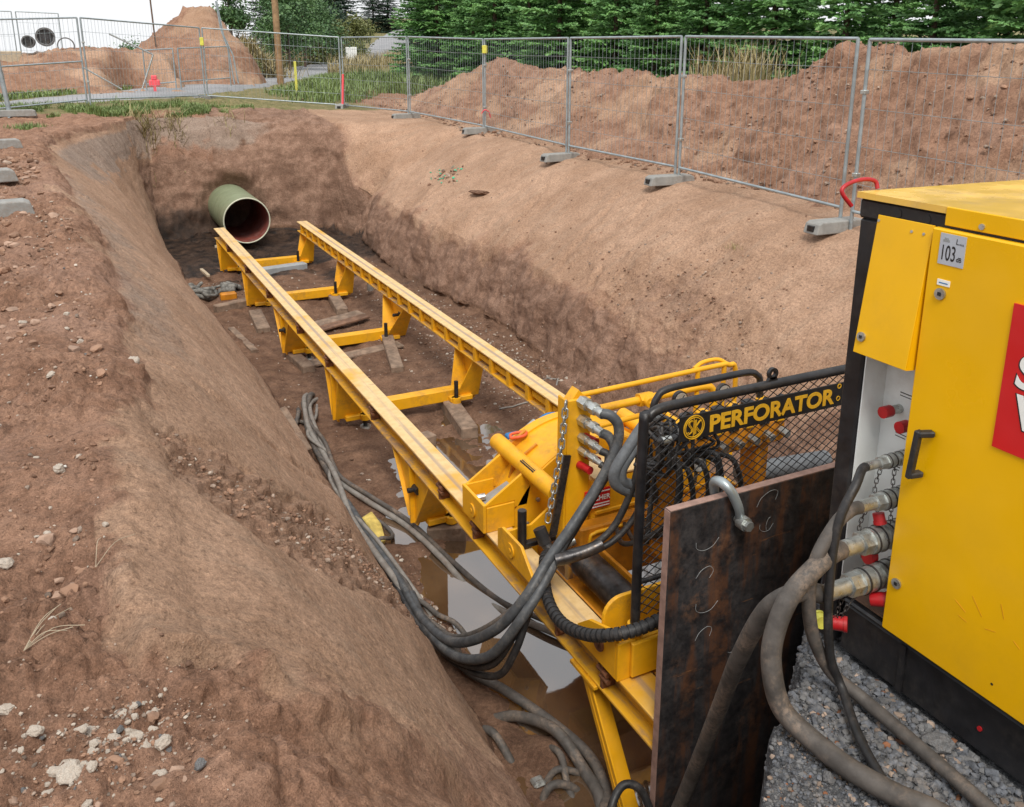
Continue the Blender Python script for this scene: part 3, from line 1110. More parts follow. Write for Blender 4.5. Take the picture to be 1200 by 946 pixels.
def fence_foot(x, y, z, ang, label, L=.76):
    t = thing('fence_block', label, 'concrete foot', (x, y, z), 'concrete feet of the fence', (0, 0, ang))
    b = MB()
    # trapezoid block, length along local X, socket holes at the end
    prof = [(-L / 2, 0), (L / 2, 0), (L / 2 - .03, .115), (L / 2 - .08, .14), (-L / 2 + .08, .14), (-L / 2 + .03, .115)]
    b.prism([(p, -.115, q) for p, q in prof], (0, .23, 0))
    o = b.build('block', 'concrete'); o.parent = t
    m = o.modifiers.new('bevel', 'BEVEL'); m.width = .012; m.segments = 2
    h = MB().box((-L / 2 - .004, -.05, .03), (-L / 2 + .03, .05, .095), .004)
    o = h.build('socket', 'black_paint'); o.parent = t
    return t


for key, lb, dx in (('B', 'concrete fence foot just behind the power pack corner', -.10), ('C', 'concrete fence foot on the bank, second nearest from the power pack', -.13),
                    ('D', 'concrete fence foot on the bank at the middle of the spoil mound', -.14), ('E', 'concrete fence foot under the post with the yellow tag', -.14),
                    ('F', 'concrete fence foot at the left toe of the spoil mound', -.1), ('G', 'concrete fence foot under the post with the pink stake', -.05)):
    p = POSTS[key]
    fence_foot(p[0] + dx, p[1], g1(p[0] + dx, p[1]) - .02, R(random.uniform(-8, 8)) if key != 'G' else R(60), lb)
p = POSTS['H']; fence_foot(p[0], p[1], g1(p[0], p[1]) - .03, R(35), 'flat concrete fence foot in the grass by the road', .7)
for x, y, a, lb in ((-.72, 9.0, 4, 'grey concrete block lying on the left bank, nearest of the three'), (-.93, 11.35, 8, 'grey concrete block lying on the left bank, middle of the three'),
                    (-1.0, 15.6, 6, 'grey concrete block lying on the left bank, farthest of the three'), (-.9, 22.3, -5, 'concrete foot under the far left fence post')):
    fence_foot(x, y, g1(x, y) + .0, R(a), lb, .78)

# ------------------------------------------------------------------ pipe
PX, PZ = 3.275, -1.67
pt = thing('concrete_pipe', 'grey green pipe with dark red inside sticking out of the end wall', 'pipe', (PX, 20.6, PZ - .5))


def lathe_y(b, prof, n=56):
    """profile of (radius, y) turned about the pipe axis"""
    vs = []
    for r, y in prof:
        for k in range(n):
            a = 2 * PI * k / n
            vs.append((PX + r * math.cos(a), y, PZ + r * math.sin(a)))
    fs = []
    for i in range(len(prof) - 1):
        for k in range(n):
            k2 = (k + 1) % n
            fs.append((i * n + k, i * n + k2, (i + 1) * n + k2, (i + 1) * n + k))
    b.add(vs, fs, True)
    return b


lathe_y(MB(), [(.50, 19.44), (.505, 19.5), (.505, 31.5)]).build('shell', 'pipe_green', pt)
lathe_y(MB(), [(.472, 31.5), (.472, 19.44)]).build('liner', 'pipe_liner', pt)
lathe_y(MB(), [(.472, 19.44), (.474, 19.415), (.494, 19.415), (.50, 19.44)]).build('rim', 'pipe_rim', pt)
MB().cyl((PX, 31.45, PZ), (PX, 31.6, PZ), .5, n=40).build('face', 'clod_dark', pt)

# ------------------------------------------------------------------ jacking frame: two rails on legs with cross beams
RT = -1.48                       # rail top
RX = (2.464, 4.086)              # rail centres
Y0, Y1 = 3.112, 17.86
jf = thing('jacking_frame', 'long yellow steel track of two rails standing on legs in the pit', 'steel track', (3.275, 10.0, ZF))
for side, x in ((-1, RX[0]), (1, RX[1])):
    top = MB().box((x - .1, Y0, RT - .018), (x + .1, Y1, RT), .003).build('rail', 'rail_top', jf)
    b = MB()
    b.box((x - .008, Y0 + .001, RT - .182), (x + .008, Y1 - .001, RT - .018))
    b.box((x - .1, Y0, RT - .2), (x + .1, Y1, RT - .182), .003)
    wb = b.build('rail_web', 'rail_side', top)
    inn = -side
    rib_me = None
    n = int((Y1 - Y0) / .448)
    for k in range(n + 1):
        y = Y0 + .1 + k * .448
        if rib_me is None:
            q = MB()
            q.box((x + inn * .0085, y - .035, RT - .1815), (x + inn * .098, y + .035, RT - .0185))
            rib = q.build('rib', 'yellow_paint', top)
            rib_me = (rib, y)
        else:
            r2 = rib_me[0].copy(); C.objects.link(r2); r2.parent = top; r2.location.y += y - rib_me[1]
    bar0 = None
    for k in range(n):
        y = Y0 + .1 + k * .448
        if bar0 is None:
            q = MB()
            q.box((x + inn * .0085, y + .055, RT - .128), (x + inn * .062, y + .393, RT - .072))
            bar0 = (q.build('stiffener', 'yellow_paint', top), y)
        else:
            r2 = bar0[0].copy(); C.objects.link(r2); r2.parent = top; r2.location.y += y - bar0[1]
    # lugs on the outside of the rail
    for y in (5.42, 6.1, 7.9, 9.6, 11.0, 12.9, 14.6, 16.4, 4.15, 3.62):
        q = MB()
        xo = x + side * .088
        q.box((x + side * .0085, y - .012, RT - .1815), (x + side * .098, y + .012, RT - .0185))
        q.cyl((xo, y - .05, RT - .07), (xo, y + .05, RT - .07), .018, n=8)
        q.cyl((xo, y - .06, RT - .11), (xo, y + .02, RT - .11), .016, n=8)
        q.build('lug', 'rusty_steel', jf)

LEGS = [17.48, 14.75, 12.05, 9.42, 6.83]
ZB = ZF + .09
for i, y in enumerate(LEGS):
    wide = i in (2, 4)
    for side, x in ((-1, RX[0]), (1, RX[1])):
        xo = x + side * .03                   # plate plane
        zt = RT - .2
        wt, wb_ = (.48, .085) if wide else (.29, .085)
        tip = [(xo, y - wt, zt), (xo, y + wt, zt), (xo, y + wb_, ZB + .06), (xo, y + wb_ * .55, ZB), (xo, y - wb_ * .55, ZB), (xo, y - wb_, ZB + .06)]
        leg = MB().prism(tip, (.02 * side, 0, 0)).build('leg', 'yellow_paint', jf, bevel=.004)
        # sloping flanges at both edges of the plate
        for sg in (-1, 1):
            ins = -side * .24
            q = MB()
            p = [(xo + side * .06, y + sg * wt, zt), (xo - side * .09, y + sg * wt, zt), (xo - side * .25, y + sg * (wb_ + .004), ZB + .05), (xo + side * .055, y + sg * (wb_ + .004), ZB + .05)]
            q.prism(p, (0, -sg * .016, 0))
            q.build('flange', 'yellow_paint', leg, bevel=.003)
        q = MB()
        q.box((xo + side * .0205, y - .012, ZB + .02), (xo + side * .066, y + .012, zt - .004))
        q.build('gusset', 'yellow_paint', leg)
        if wide:
            MB().cyl((xo + side * .02, y - .11, zt - .22), (xo + side * .02, y + .03, zt - .22), .034, n=12).cyl((xo + side * .10, y - .05, zt - .22), (xo - side * .12, y - .05, zt - .22), .024, n=10).build('pin', 'black_paint', leg)
            MB().bar((x + side * .03, y + .78, zt + .006), (x + side * .03, y + wb_ + .02, ZB + .22), .05, .012, up=(1, 0, 0)).build('strut', 'yellow_paint', leg)
        # socket with levelling bolt where the cross beam meets the leg
        bx = x - side * .24
        q = MB()
        q.box((x - side * .02, y - .16, ZB + .03), (bx - side * .07, y - .05, ZB + .09), .008)
        q.cyl((bx, y - .16, ZB + .03), (bx, y - .16, ZB + .09), .058, n=16)
        q.build('socket', 'yellow_paint', leg)
        MB().cyl((bx, y - .16, ZB - .06), (bx, y - .16, ZB + .30), .026, n=10).build('bolt', 'black_paint', leg)
        MB().cyl((bx, y - .16, ZB - .085), (bx, y - .16, ZB - .05), .075, .062, n=18).build('foot_pad', 'zinc', leg)
    cb = MB().box((RX[0] + .05, y - .075, ZB + .02), (RX[1] - .05, y + .075, ZB + .165), .008)
    cb.build('cross_beam', 'yellow_paint', jf)
    if i in (0, 1, 2, 4):
        MB().box((RX[0] + .10, y + .095, ZB + .03), (RX[1] - .10, y + .135, ZB + .145), .006).build('cross_beam', 'yellow_paint', jf)

for side, x in ((-1, RX[0]), (1, RX[1])):
    q = MB()
    q.bar((x + side * .05, 3.80, RT - .2), (x + side * .02, 3.36, ZF - .05), .11, .014, up=(0, 1, .4), ch=.002)
    q.bar((x + side * .096, 3.80, RT - .2), (x + side * .066, 3.36, ZF - .05), .012, .09, up=(0, 1, .4), ch=.002)
    q.build('leg', 'yellow_paint', jf)
    MB().box((x - .12, 3.66, RT - .225), (x + .14, 3.94, RT - .2005), .003).build('leg_plate', 'yellow_paint', jf)

# ------------------------------------------------------------------ timbers, boards and litter on the floor
def timber(a, b, w, h, label, mat='old_timber', name='timber', cat='timber', ch=.012, lift=0.0):
    az = g1(a[0], a[1]) + h * .26 + lift; bz = g1(b[0], b[1]) + h * .26 + lift
    A = Vector((a[0], a[1], az)); B = Vector((b[0], b[1], bz))
    o = MB().bar(A, B, w, h, ch=ch).build(name, mat, loc=tuple((A + B) / 2))
    return tag(o, label, cat, 'timbers lying on the pit floor')


timber((3.86, 9.75), (3.70, 8.52), .20, .17, 'square timber under the right end of the fourth cross beam')
timber((3.96, 12.3), (3.62, 10.75), .17, .12, 'splintered old timber under the right end of the third cross beam')
timber((2.86, 8.5), (3.28, 8.62), .17, .15, 'short timber block in the puddle between the rails')
timber((2.50, 12.2), (2.56, 11.3), .17, .11, 'broken timber under the left foot of the third frame')
timber((1.86, 14.75), (3.1, 15.05), .16, .16, 'long squared timber under the left foot of the second frame')
timber((2.42, 14.3), (2.36, 13.3), .20, .10, 'short plank in front of the long squared timber', ch=.008)
timber((3.86, 14.9), (3.72, 13.75), .19, .13, 'timber under the right end of the second cross beam')
timber((3.05, 17.0), (3.95, 17.2), .22, .15, 'grey beam under the first cross beam near the pipe', mat='grey_concrete')
timber((2.52, 6.78), (2.82, 6.62), .2, .15, 'short block beside the foot pad of the fifth frame')
timber((2.5, 11.55), (4.0, 11.7), .24, .03, 'flat muddy board behind the third cross beam', lift=.02, ch=.004)
timber((2.6, 13.1), (3.95, 13.45), .28, .03, 'flat board between the second and third cross beams', lift=.02, ch=.004)
timber((2.75, 12.75), (3.9, 13.0), .20, .03, 'bent dark board lying on the flat board', lift=.06, mat='clod_dark', ch=.004)
timber((1.92, 13.6), (2.05, 12.4), .10, .06, 'thin grey batten along the left toe of the pit', ch=.006)
timber((2.0, 17.3), (2.06, 16.8), .06, .05, 'pale stick standing against the first left leg', mat='pale_stick', lift=.12, ch=.006)
timber((2.66, 19.9), (2.95, 20.3), .09, .07, 'short broken lath below the green pipe', mat='pale_stick', ch=.006)
timber((1.72, 9.05), (1.86, 8.55), .10, .10, 'short timber at the left toe beside the hose bundle', ch=.01)
# rags
rg = MB()
rr = random.Random(5)
for k in range(9):
    x, y = 1.95 + rr.uniform(-.3, .35), 15.9 + rr.uniform(-.3, .3)
    q = [(x + rr.uniform(-.25, .25), y + rr.uniform(-.25, .25), g1(x, y) + rr.uniform(.02, .12)) for _ in range(5)]
    rg.tube(smooth_path(q, 4), rr.uniform(.02, .05), 5)
tag(rg.build('rags', 'cloth', loc=(1.95, 15.9, ZF)), 'heap of grey rags at the left toe near the second frame', 'rags')
tag(MB().box((2.05, 15.35, g1(2.15, 15.4) - .01), (2.32, 15.5, g1(2.15, 15.4) + .12), .02).build('plastic_scrap', 'orange_paint', loc=(2.2, 15.4, ZF)), 'orange plastic scrap lying beside the grey rags', 'scrap')
ys = MB()
z = g1(2.05, 6.95)
ys.prism([(1.98, 6.78, z), (2.10, 6.76, z + .02), (2.14, 7.0, z + .05), (2.10, 7.16, z + .11), (2.0, 7.14, z + .08), (2.02, 6.98, z + .07)], (.01, 0, .035))
tag(ys.build('glove', 'yellow_scrap', bevel=.01, loc=(2.05, 6.95, z)), 'crumpled yellow scrap inside the hose loop on the floor', 'scrap')
zc = g1(4.55, 14.5)
bt = MB().cyl((4.42, 14.45, zc + .05), (4.42, 14.45, zc + .22), .06, .05, n=12).cyl((4.42, 14.45, zc + .22), (4.42, 14.45, zc + .31), .03, .03, n=10)
tag(bt.build('bottle', 'light_grey_hose', loc=(4.42, 14.45, zc)), 'grey plastic bottle standing beyond the right rail', 'bottle')
MB_ = MB()
z0 = g1(2.1, 3.75)
tag(MB_.box((2.03, 3.78, z0), (2.11, 3.86, z0 + .03), .012).build('foil_scrap', 'zinc', loc=(2.07, 3.8, z0)), 'crumpled silver scrap in the mud at the near left', 'scrap')

# thin wire lying along the right toe
ps = [(4.35, 10.2), (4.9, 11.1), (5.1, 10.6), (4.75, 10.1), (4.95, 9.6), (5.25, 9.3), (4.9, 8.9), (4.3, 9.0)]
wr = MB().tube([Vector((q.x, q.y, g1(q.x, q.y) + .012)) for q in smooth_path([(a, b, 0) for a, b in ps], 8)], .012, 5)
tag(wr.build('cable', 'light_grey_hose', loc=(4.8, 10, ZF)), 'thin pale cable lying in loops beyond the right rail', 'cable')

# ------------------------------------------------------------------ jacking station riding on the rails
jk = thing('pipe_jacking_machine', 'yellow hydraulic pipe jacking machine on the near end of the track', 'machine', (3.275, 4.4, RT))
CX, CZ = 3.275, -1.67
CYC = 2 * CX


def mir(x):
    return CYC - x


# thrust ring
A0, A1 = R(-24), R(204)
ring = MB().ringplate((CX, CZ), .50, .745, 5.17, 5.19, 48, A0, A1).ringplate((CX, CZ), .715, .75, 5.191, 5.719, 48, A0, A1).ringplate((CX, CZ), .50, .745, 5.72, 5.74, 48, A0, A1).build('thrust_ring', 'yellow_paint', jk)
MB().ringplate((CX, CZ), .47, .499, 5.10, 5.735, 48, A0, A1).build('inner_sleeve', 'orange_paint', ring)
MB().ringplate((CX, CZ), .7505, .764, 5.62, 5.70, 48, A0, A1).build('ring_band', 'yellow_paint', ring)
for k in range(13):
    a = A0 + .1 + (A1 - A0 - .2) * k / 12
    c0 = Vector((CX + .62 * math.cos(a), 5.168, CZ + .62 * math.sin(a)))
    MB().cyl(c0, c0 - Vector((0, .02, 0)), .016, n=6).build('bolt', 'zinc', ring)

for sd in (-1, 1):
    f = (lambda x: x) if sd < 0 else mir
    # front bracket: hollow box on the rail and two wing plates up to the ring
    br = MB()
    br.box((f(2.335), 5.16, RT + .002), (f(2.36), 5.54, RT + .225), .004)
    br.box((f(2.362), 5.16, RT + .002), (f(2.585), 5.185, RT + .20), .004)
    br.box((f(2.362), 5.515, RT + .002), (f(2.585), 5.54, RT + .225), .004)
    br.box((f(2.362), 5.187, RT + .08), (f(2.66), 5.513, RT + .10), .003)
    bo = br.build('front_bracket', 'yellow_paint', jk)
    for yy, nm in ((5.17, 'wing_plate'), (5.525, 'wing_plate')):
        w = MB().prism([(f(2.338), yy, RT + .203), (f(2.69), yy, RT + .43), (f(2.735), yy, RT + .37), (f(2.69), yy, RT + .15), (f(2.588), yy, RT + .15), (f(2.588), yy, RT + .203)], (0, .022, 0))
        w.build(nm, 'yellow_paint', bo, bevel=.004)
    MB().bar((f(2.43), 5.36, RT + .115), (f(2.66), 5.36, RT + .215), .15, .03, ch=.006).build('packing_plate', 'concrete', bo)
    MB().cyl((f(2.37), 5.40, RT + .16), (f(2.45), 5.38, RT + .17), .026, n=10).build('bolt', 'zinc', bo)
    MB().cyl((f(2.334), 5.35, RT + .10), (f(2.322), 5.35, RT + .10), .052, n=20).cyl((f(2.325), 5.35, RT + .10), (f(2.318), 5.35, RT + .10), .018, n=10).build('boss', 'yellow_paint', bo)
    # tube along the shoulder of the ring
    MB().cyl((f(2.70), 5.70, RT + .43), (f(2.70), 4.76, RT + .43), .062, n=24).build('shoulder_tube', 'yellow_paint', jk)
    MB().prism([(f(2.70), 5.60, RT + .38), (f(2.90), 5.60, RT + .52), (f(2.90), 5.60, RT + .30)], (0, .03, 0)).build('web_plate', 'orange_paint', jk)
    # big transverse yoke plate below and behind the wings
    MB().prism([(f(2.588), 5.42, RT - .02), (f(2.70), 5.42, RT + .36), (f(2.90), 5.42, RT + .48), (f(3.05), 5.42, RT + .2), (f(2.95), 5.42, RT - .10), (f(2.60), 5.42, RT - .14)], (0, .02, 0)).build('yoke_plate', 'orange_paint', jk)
    # middle bracket with round boss
    mb = MB()
    mb.prism([(f(2.345), 4.42, RT + .004), (f(2.345), 4.95, RT + .004), (f(2.345), 4.95, RT + .16), (f(2.345), 4.88, RT + .20), (f(2.345), 4.60, RT + .20), (f(2.345), 4.42, RT + .05)], (.022 * -sd, 0, 0))
    mbo = mb.build('middle_bracket', 'yellow_paint', jk, bevel=.004)
    MB().cyl((f(2.344), 4.74, RT + .10), (f(2.334), 4.74, RT + .10), .052, n=20).cyl((f(2.336), 4.74, RT + .10), (f(2.33), 4.74, RT + .10), .018, n=10).build('boss', 'yellow_paint', mbo)
    MB().prism([(f(2.368), 4.93, RT + .004), (f(2.60), 4.93, RT + .004), (f(2.80), 4.93, RT + .05), (f(2.95), 4.93, RT + .30), (f(2.86), 4.93, RT + .31), (f(2.60), 4.93, RT + .13), (f(2.368), 4.93, RT + .12)], (0, .022, 0)).build('wing_plate', 'yellow_paint', mbo, bevel=.004)
    # thrust cylinder and its trough
    cy = MB().cyl((f(2.79), 4.52, RT + .01), (f(2.79), 3.52, RT + .01), .105, n=28)
    cy.build('thrust_cylinder', 'dark_steel', jk)
    tr = MB()
    tr.prism([(f(2.586), 4.62, RT - .02), (f(2.586), 3.40, RT - .02), (f(2.66), 3.40, RT - .16), (f(2.66), 4.62, RT - .16)], (.012 * -sd, 0, .004))
    tr.box((f(2.66), 3.40, RT - .19), (f(2.95), 4.62, RT - .165))
    tr.box((f(2.925), 3.40, RT - .164), (f(2.95), 4.62, RT + .06), .004)
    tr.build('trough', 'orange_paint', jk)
    for q_ in range(5):
        MB().cyl((f(2.63) - sd * .0, 4.60 - .01, RT - .03 + .0), (f(2.63), 4.57, RT - .03), .022, n=8)
    # rear bracket box on the rail
    rb = MB()
    rb.box((f(2.345), 3.43, RT + .002), (f(2.62), 3.455, RT + .235), .004)
    rb.prism([(f(2.345), 3.457, RT + .002), (f(2.345), 3.86, RT + .002), (f(2.345), 3.86, RT + .10), (f(2.345), 3.74, RT + .20), (f(2.345), 3.457, RT + .30)], (.022 * -sd, 0, 0))
    rbo = rb.build('rear_bracket', 'yellow_paint', jk, bevel=.004)
    MB().cyl((f(2.344), 3.62, RT + .13), (f(2.333), 3.62, RT + .13), .050, n=20).cyl((f(2.336), 3.62, RT + .13), (f(2.328), 3.62, RT + .13), .018, n=10).build('boss', 'rusty_steel', rbo)

# rear yoke: two transverse plates with rounded shoulders
for yy, zt, x0, nm in ((3.62, RT + .385, 2.37, 'rear_yoke'), (3.44, RT + .27, 2.63, 'rear_yoke')):
    p = []
    r = .12
    for k in range(7):
        a = PI - k * (PI / 2) / 6
        p.append((x0 + r + r * math.cos(a), yy, zt - r + r * math.sin(a)))
    for k in range(7):
        a = PI / 2 - k * (PI / 2) / 6
        p.append((mir(x0) - r + r * math.cos(a), yy, zt - r + r * math.sin(a)))
    p += [(mir(x0), yy, RT + .004), (mir(x0) - .3, yy, RT - .22), (x0 + .3, yy, RT - .22), (x0, yy, RT + .004)]
    MB().prism(p, (0, .026, 0)).build(nm, 'yellow_paint', jk, bevel=.004)
MB().box((2.586, 3.30, RT - .03), (3.965, 3.42, RT - .006), .004).build('end_plate', 'yellow_paint', jk)
# lifting eye holes and small holes on the near floor of the trough
hl = MB()
for k in range(6):
    hl.cyl((2.70 + k * .055, 4.60, RT + .03), (2.70 + k * .055, 4.585, RT + .03), .022, n=10)
hl.build('bolt_row', 'orange_paint', jk)

# drive housing with the red sign
bd = MB().box((2.955, 4.70, RT - .20), (3.98, 4.98, RT + .50), .02).build('drive_housing', 'yellow_paint', jk)
MB().box((2.80, 4.585, RT - .22), (3.92, 4.695, RT + .215), .012).build('lower_ledge', 'orange_paint', bd)
MB().box((2.97, 4.68, RT + .235), (3.96, 4.698, RT + .262), .004).build('trim', 'yellow_paint', bd)
tr_ = [(2.86, 4.575, RT - .2), (2.86, 4.575, RT + .12), (2.90, 4.575, RT + .17), (3.0, 4.575, RT + .175), (3.55, 4.575, RT + .175)]
MB().tube(smooth_path(tr_, 5), .013, 8).build('rim', 'yellow_paint', bd)
MB().prism([(2.955, 4.69, RT + .502), (3.98, 4.69, RT + .502), (3.98, 4.99, RT + .515), (2.955, 4.99, RT + .515)], (0, 0, .012)).build('lid', 'rail_top', bd)
sg = MB().box((2.885, 4.684, RT + .285), (3.085, 4.6985, RT + .425)).build('sign_plate', 'red_sign', bd)


def to_mesh(o):
    """lettering as plain mesh"""
    bpy.context.view_layer.update()
    dg = bpy.context.evaluated_depsgraph_get()
    me = bpy.data.meshes.new_from_object(o.evaluated_get(dg))
    n = bpy.data.objects.new('lettering_mesh', me); C.objects.link(n)
    n.parent = o.parent; n.matrix_local = o.matrix_local.copy()
    nm = o.name
    cu = o.data
    bpy.data.objects.remove(o); bpy.data.curves.remove(cu)
    n.name = nm; me.name = nm
    return n


def text(body, name, mat, parent, loc, size, axis='front', bold=0.0, ext=.0012, align='LEFT', sx=1.0, shear=0.0):
    cu = bpy.data.curves.new(name, 'FONT')
    cu.body = body; cu.size = size; cu.extrude = ext; cu.offset = bold; cu.align_x = align
    cu.shear = shear
    cu.materials.append(M[mat])
    o = bpy.data.objects.new(name, cu)
    C.objects.link(o)
    off = Vector((0, 0, 0)); q = parent
    while q is not None:
        off += Vector(q.location); q = q.parent
    o.parent = parent
    if axis == 'front':      # reads along +X, faces -Y
        m = Matrix(((1, 0, 0), (0, 0, -1), (0, 1, 0)))
    else:                    # reads along -Y, faces -X
        m = Matrix(((0, 0, -1), (-1, 0, 0), (0, 1, 0)))
    o.matrix_local = Matrix.Translation(Vector(loc) - off) @ m.to_4x4() @ Matrix.Diagonal((sx, 1, 1, 1))
    return to_mesh(o)


text('BUCHER', 'lettering', 'white_print', sg, (2.893, 4.6825, RT + .345), .050, bold=.001)
for z in (RT + .408, RT + .318, RT + .298):
    MB().box((2.89, 4.6815, z - .004), (3.08, 4.6845, z + .004)).build('print_line', 'white_print', sg)
# lettering on the shoulder tube: small dark print strips
for k in range(3):
    MB().box((2.655 + k * .014, 5.02, RT + .478 - k * .003 + .0), (2.662 + k * .014, 5.22, RT + .486 + k * .002)).build('print_line', 'black_print', jk)

# vertical hose plate with couplings
hp = MB().box((2.765, 4.735, RT + .0), (2.945, 4.757, RT + 1.10), .006)
hp.box((2.745, 4.736, RT + .0), (2.7635, 4.84, RT + 1.11), .005)
hp.prism([(2.79, 4.759, RT + 1.07), (2.86, 4.759, RT + 1.155), (2.94, 4.759, RT + 1.07)], (0, .09, 0))
hpo = hp.build('hose_plate', 'yellow_paint', jk, bevel=.003)
for z, r in ((-.40, .044), (-.53, .040), (-.655, .031), (-.75, .028)):
    q = MB()
    q.cyl((2.868, 4.735, z), (2.872, 4.655, z), r, n=6, smooth=False)
    q.cyl((2.872, 4.66, z), (2.876, 4.61, z), r * .78, n=16)
    q.cyl((2.876, 4.615, z), (2.882, 4.565, z - .004), r * .95, n=6, smooth=False)
    q.cyl((2.882, 4.57, z - .004), (2.89, 4.50, z - .012), r * .72, n=16)
    q.build('coupling', 'zinc', hpo)
for x, z in ((2.90, -.66), (2.92, -.80), (2.86, -.86)):
    MB().cyl((x, 4.735, z), (x + .02, 4.62, z), .028, n=14).build('coupling_cap', 'red_cap', hpo)
# leaning dark bar beside the plate
MB().bar((2.755, 4.715, -.76), (2.645, 4.70, -1.32), .05, .02, up=(0, 1, 0)).build('locking_bar', 'dark_steel', jk)

# yellow hand rails across the back
HY = 4.80
hr = [(2.85, HY, -.385), (3.5, HY, -.372), (4.05, HY, -.36), (4.16, HY, -.37), (4.23, HY, -.45), (4.23, HY, -1.1)]
MB().tube(smooth_path(hr, 6), .019, 10).build('handrail', 'yellow_paint', jk)
hr = [(2.90, HY, -.515), (3.5, HY, -.505), (3.92, HY, -.50), (4.02, HY, -.54), (4.04, HY, -.64), (4.04, HY, -1.1)]
MB().tube(smooth_path(hr, 6), .029, 12).build('oil_pipe', 'yellow_paint', jk)
MB().tube([(2.92, HY, -.645), (3.4, HY, -.625), (3.8, HY, -.615)], .020, 10).build('oil_pipe', 'yellow_paint', jk)
MB().cyl((3.37, HY, -.507), (3.48, HY, -.507), .05, n=6, smooth=False).cyl((3.42, HY, -.507), (3.42, HY - .08, -.507), .036, n=12).cyl((3.42, HY - .07, -.507), (3.48, HY - .22, -.56), .016, n=8).build('pipe_fitting', 'yellow_paint', jk)
MB().tube(smooth_path([(3.86, HY + .02, -.36), (3.96, HY + .05, -.335), (4.10, HY + .05, -.335), (4.19, HY + .02, -.39)], 5), .016, 8).build('handrail', 'yellow_paint', jk)
for x in (3.88, 4.12):
    MB().cyl((x, HY, -.37), (x, HY, -1.15), .018, n=8).build('rail_post', 'yellow_paint', jk)

# valve block with levers, gauges and a nest of small hoses, behind the guard
vb = MB().box((3.02, 4.02, -.62), (4.0, 4.28, -.45), .015).box((3.1, 4.05, -1.3), (3.18, 4.22, -.62), .01).box((3.8, 4.05, -1.3), (3.9, 4.22, -.62), .01).build('valve_block', 'orange_paint', jk)
rv = random.Random(11)
for k in range(8):
    x = 3.06 + k * .125
    MB().box((x - .04, 4.0, -.47), (x + .04, 4.22, -.36), .012).build('valve', 'yellow_paint' if k % 2 else 'dark_steel', vb)
    MB().cyl((x, 4.02, -.38), (x + rv.uniform(-.03, .03), 3.90, -.26 + rv.uniform(-.05, .05)), .010, n=8).cyl((x, 3.99, -.30), (x, 4.03, -.30), .022, n=10).build('lever', 'black_paint', vb)
    MB().cyl((x, 4.0, -.52), (x, 3.93, -.53), .026, n=6, smooth=False).build('fitting', 'zinc', vb)
for k in range(7):
    x = 2.92 + k * .07
    q = [(x, 3.95, -.54), (x + rv.uniform(-.02, .05), 3.80, -.52 + rv.uniform(-.05, .05)), (x + rv.uniform(-.05, .1), 3.78, -.74), (x + rv.uniform(-.1, .05), 3.90, -.95), (x + rv.uniform(-.1, .1), 4.15, -1.15), (x + .1, 4.5, -1.25)]
    MB().tube(smooth_path(q, 6), .017, 8).build('small_hose', 'black_rubber', vb)
for k in range(14):
    x = 2.86 + rv.uniform(0, .34)
    q = [(x, 4.0 + rv.uniform(-.1, .1), -.34), (x + rv.uniform(-.08, .08), 3.85, -.25 + rv.uniform(-.1, .05)), (x + rv.uniform(-.12, .12), 3.82, -.45 + rv.uniform(-.1, .1)), (x + rv.uniform(-.1, .1), 4.05, -.55)]
    MB().tube(smooth_path(q, 6), .012, 6).build('small_hose', 'black_rubber', vb)
for x, y, z in ((3.33, 4.30, -.30), (3.68, 4.30, -.31), (3.21, 3.93, -.57)):
    g = MB().cyl((x, y - .0, z), (x, y - .03, z), .052, n=24)
    go = g.build('gauge', 'dark_steel', vb)
    MB().cyl((x, y - .030, z), (x, y - .033, z), .044, n=24).build('dial', 'white_print', go)
    MB().bar((x - .01, y - .0345, z - .012), (x + .022, y - .0345, z + .026), .004, .003, up=(0, 1, 0)).build('needle', 'black_print', go)
    MB().cyl((x, y, z - .04), (x, y + .01, z - .14), .012, n=8).build('stem', 'zinc', go)
MB().tube([(2.80, 3.80, -.30), (3.2, 3.80, -.285), (3.52, 3.80, -.28)], .024, 10).build('grab_bar', 'black_paint', vb)
for k in range(5):
    MB().cyl((2.84 + .15 * k, 3.80, -.299 + .004 * k), (2.90 + .15 * k, 3.80, -.2975 + .004 * k), .0255, n=10).build('collar', 'zinc', vb)
# black hoop behind the guard
hp_ = smooth_path([(3.06, 4.2, -.75), (3.06, 4.2, -.34), (3.09, 4.2, -.22), (3.18, 4.2, -.175), (3.5, 4.2, -.172), (3.78, 4.2, -.17), (3.88, 4.2, -.20), (3.92, 4.2, -.30), (3.92, 4.2, -.75)], 6)
MB().tube(hp_, .023, 10).build('hoop', 'black_paint', jk)
MB().ringplate((3.32, .145), .016, .034, 3.46, 3.48, n=18).prism([(3.28, 3.46, .09), (3.36, 3.46, .09), (3.345, 3.46, .125), (3.295, 3.46, .125)], (0, .02, 0)).build('lifting_eye', 'black_paint', jk)
# feed hoses from the hose plate side to the valve block (grey, thick)
for off in (0, .06):
    q = [(3.42 + off, 4.6, -.78), (3.36 + off, 4.45, -.90), (3.12 + off * .5, 4.30, -1.05), (2.86 + off, 4.15, -.98), (2.95 + off, 4.0, -.80), (3.1, 3.98, -.62)]
    q = [(3.06 + off, 4.2, -.33), (2.985 + off, 4.2, -.40), (2.88 + off * .9, 4.2, -.53), (2.80 + off * .8, 4.2, -.645), (2.80 + off * .9, 4.2, -.735), (2.89 + off * .6, 4.2, -.81 + off * .5), (3.04 + off * .4, 4.19, -.86 + off * .5), (3.20 + off, 4.18, -1.0), (3.3 + off, 4.16, -1.2)]
    MB().tube(smooth_path(q, 6), .036, 12).build('feed_hose', 'grey_rubber', jk)

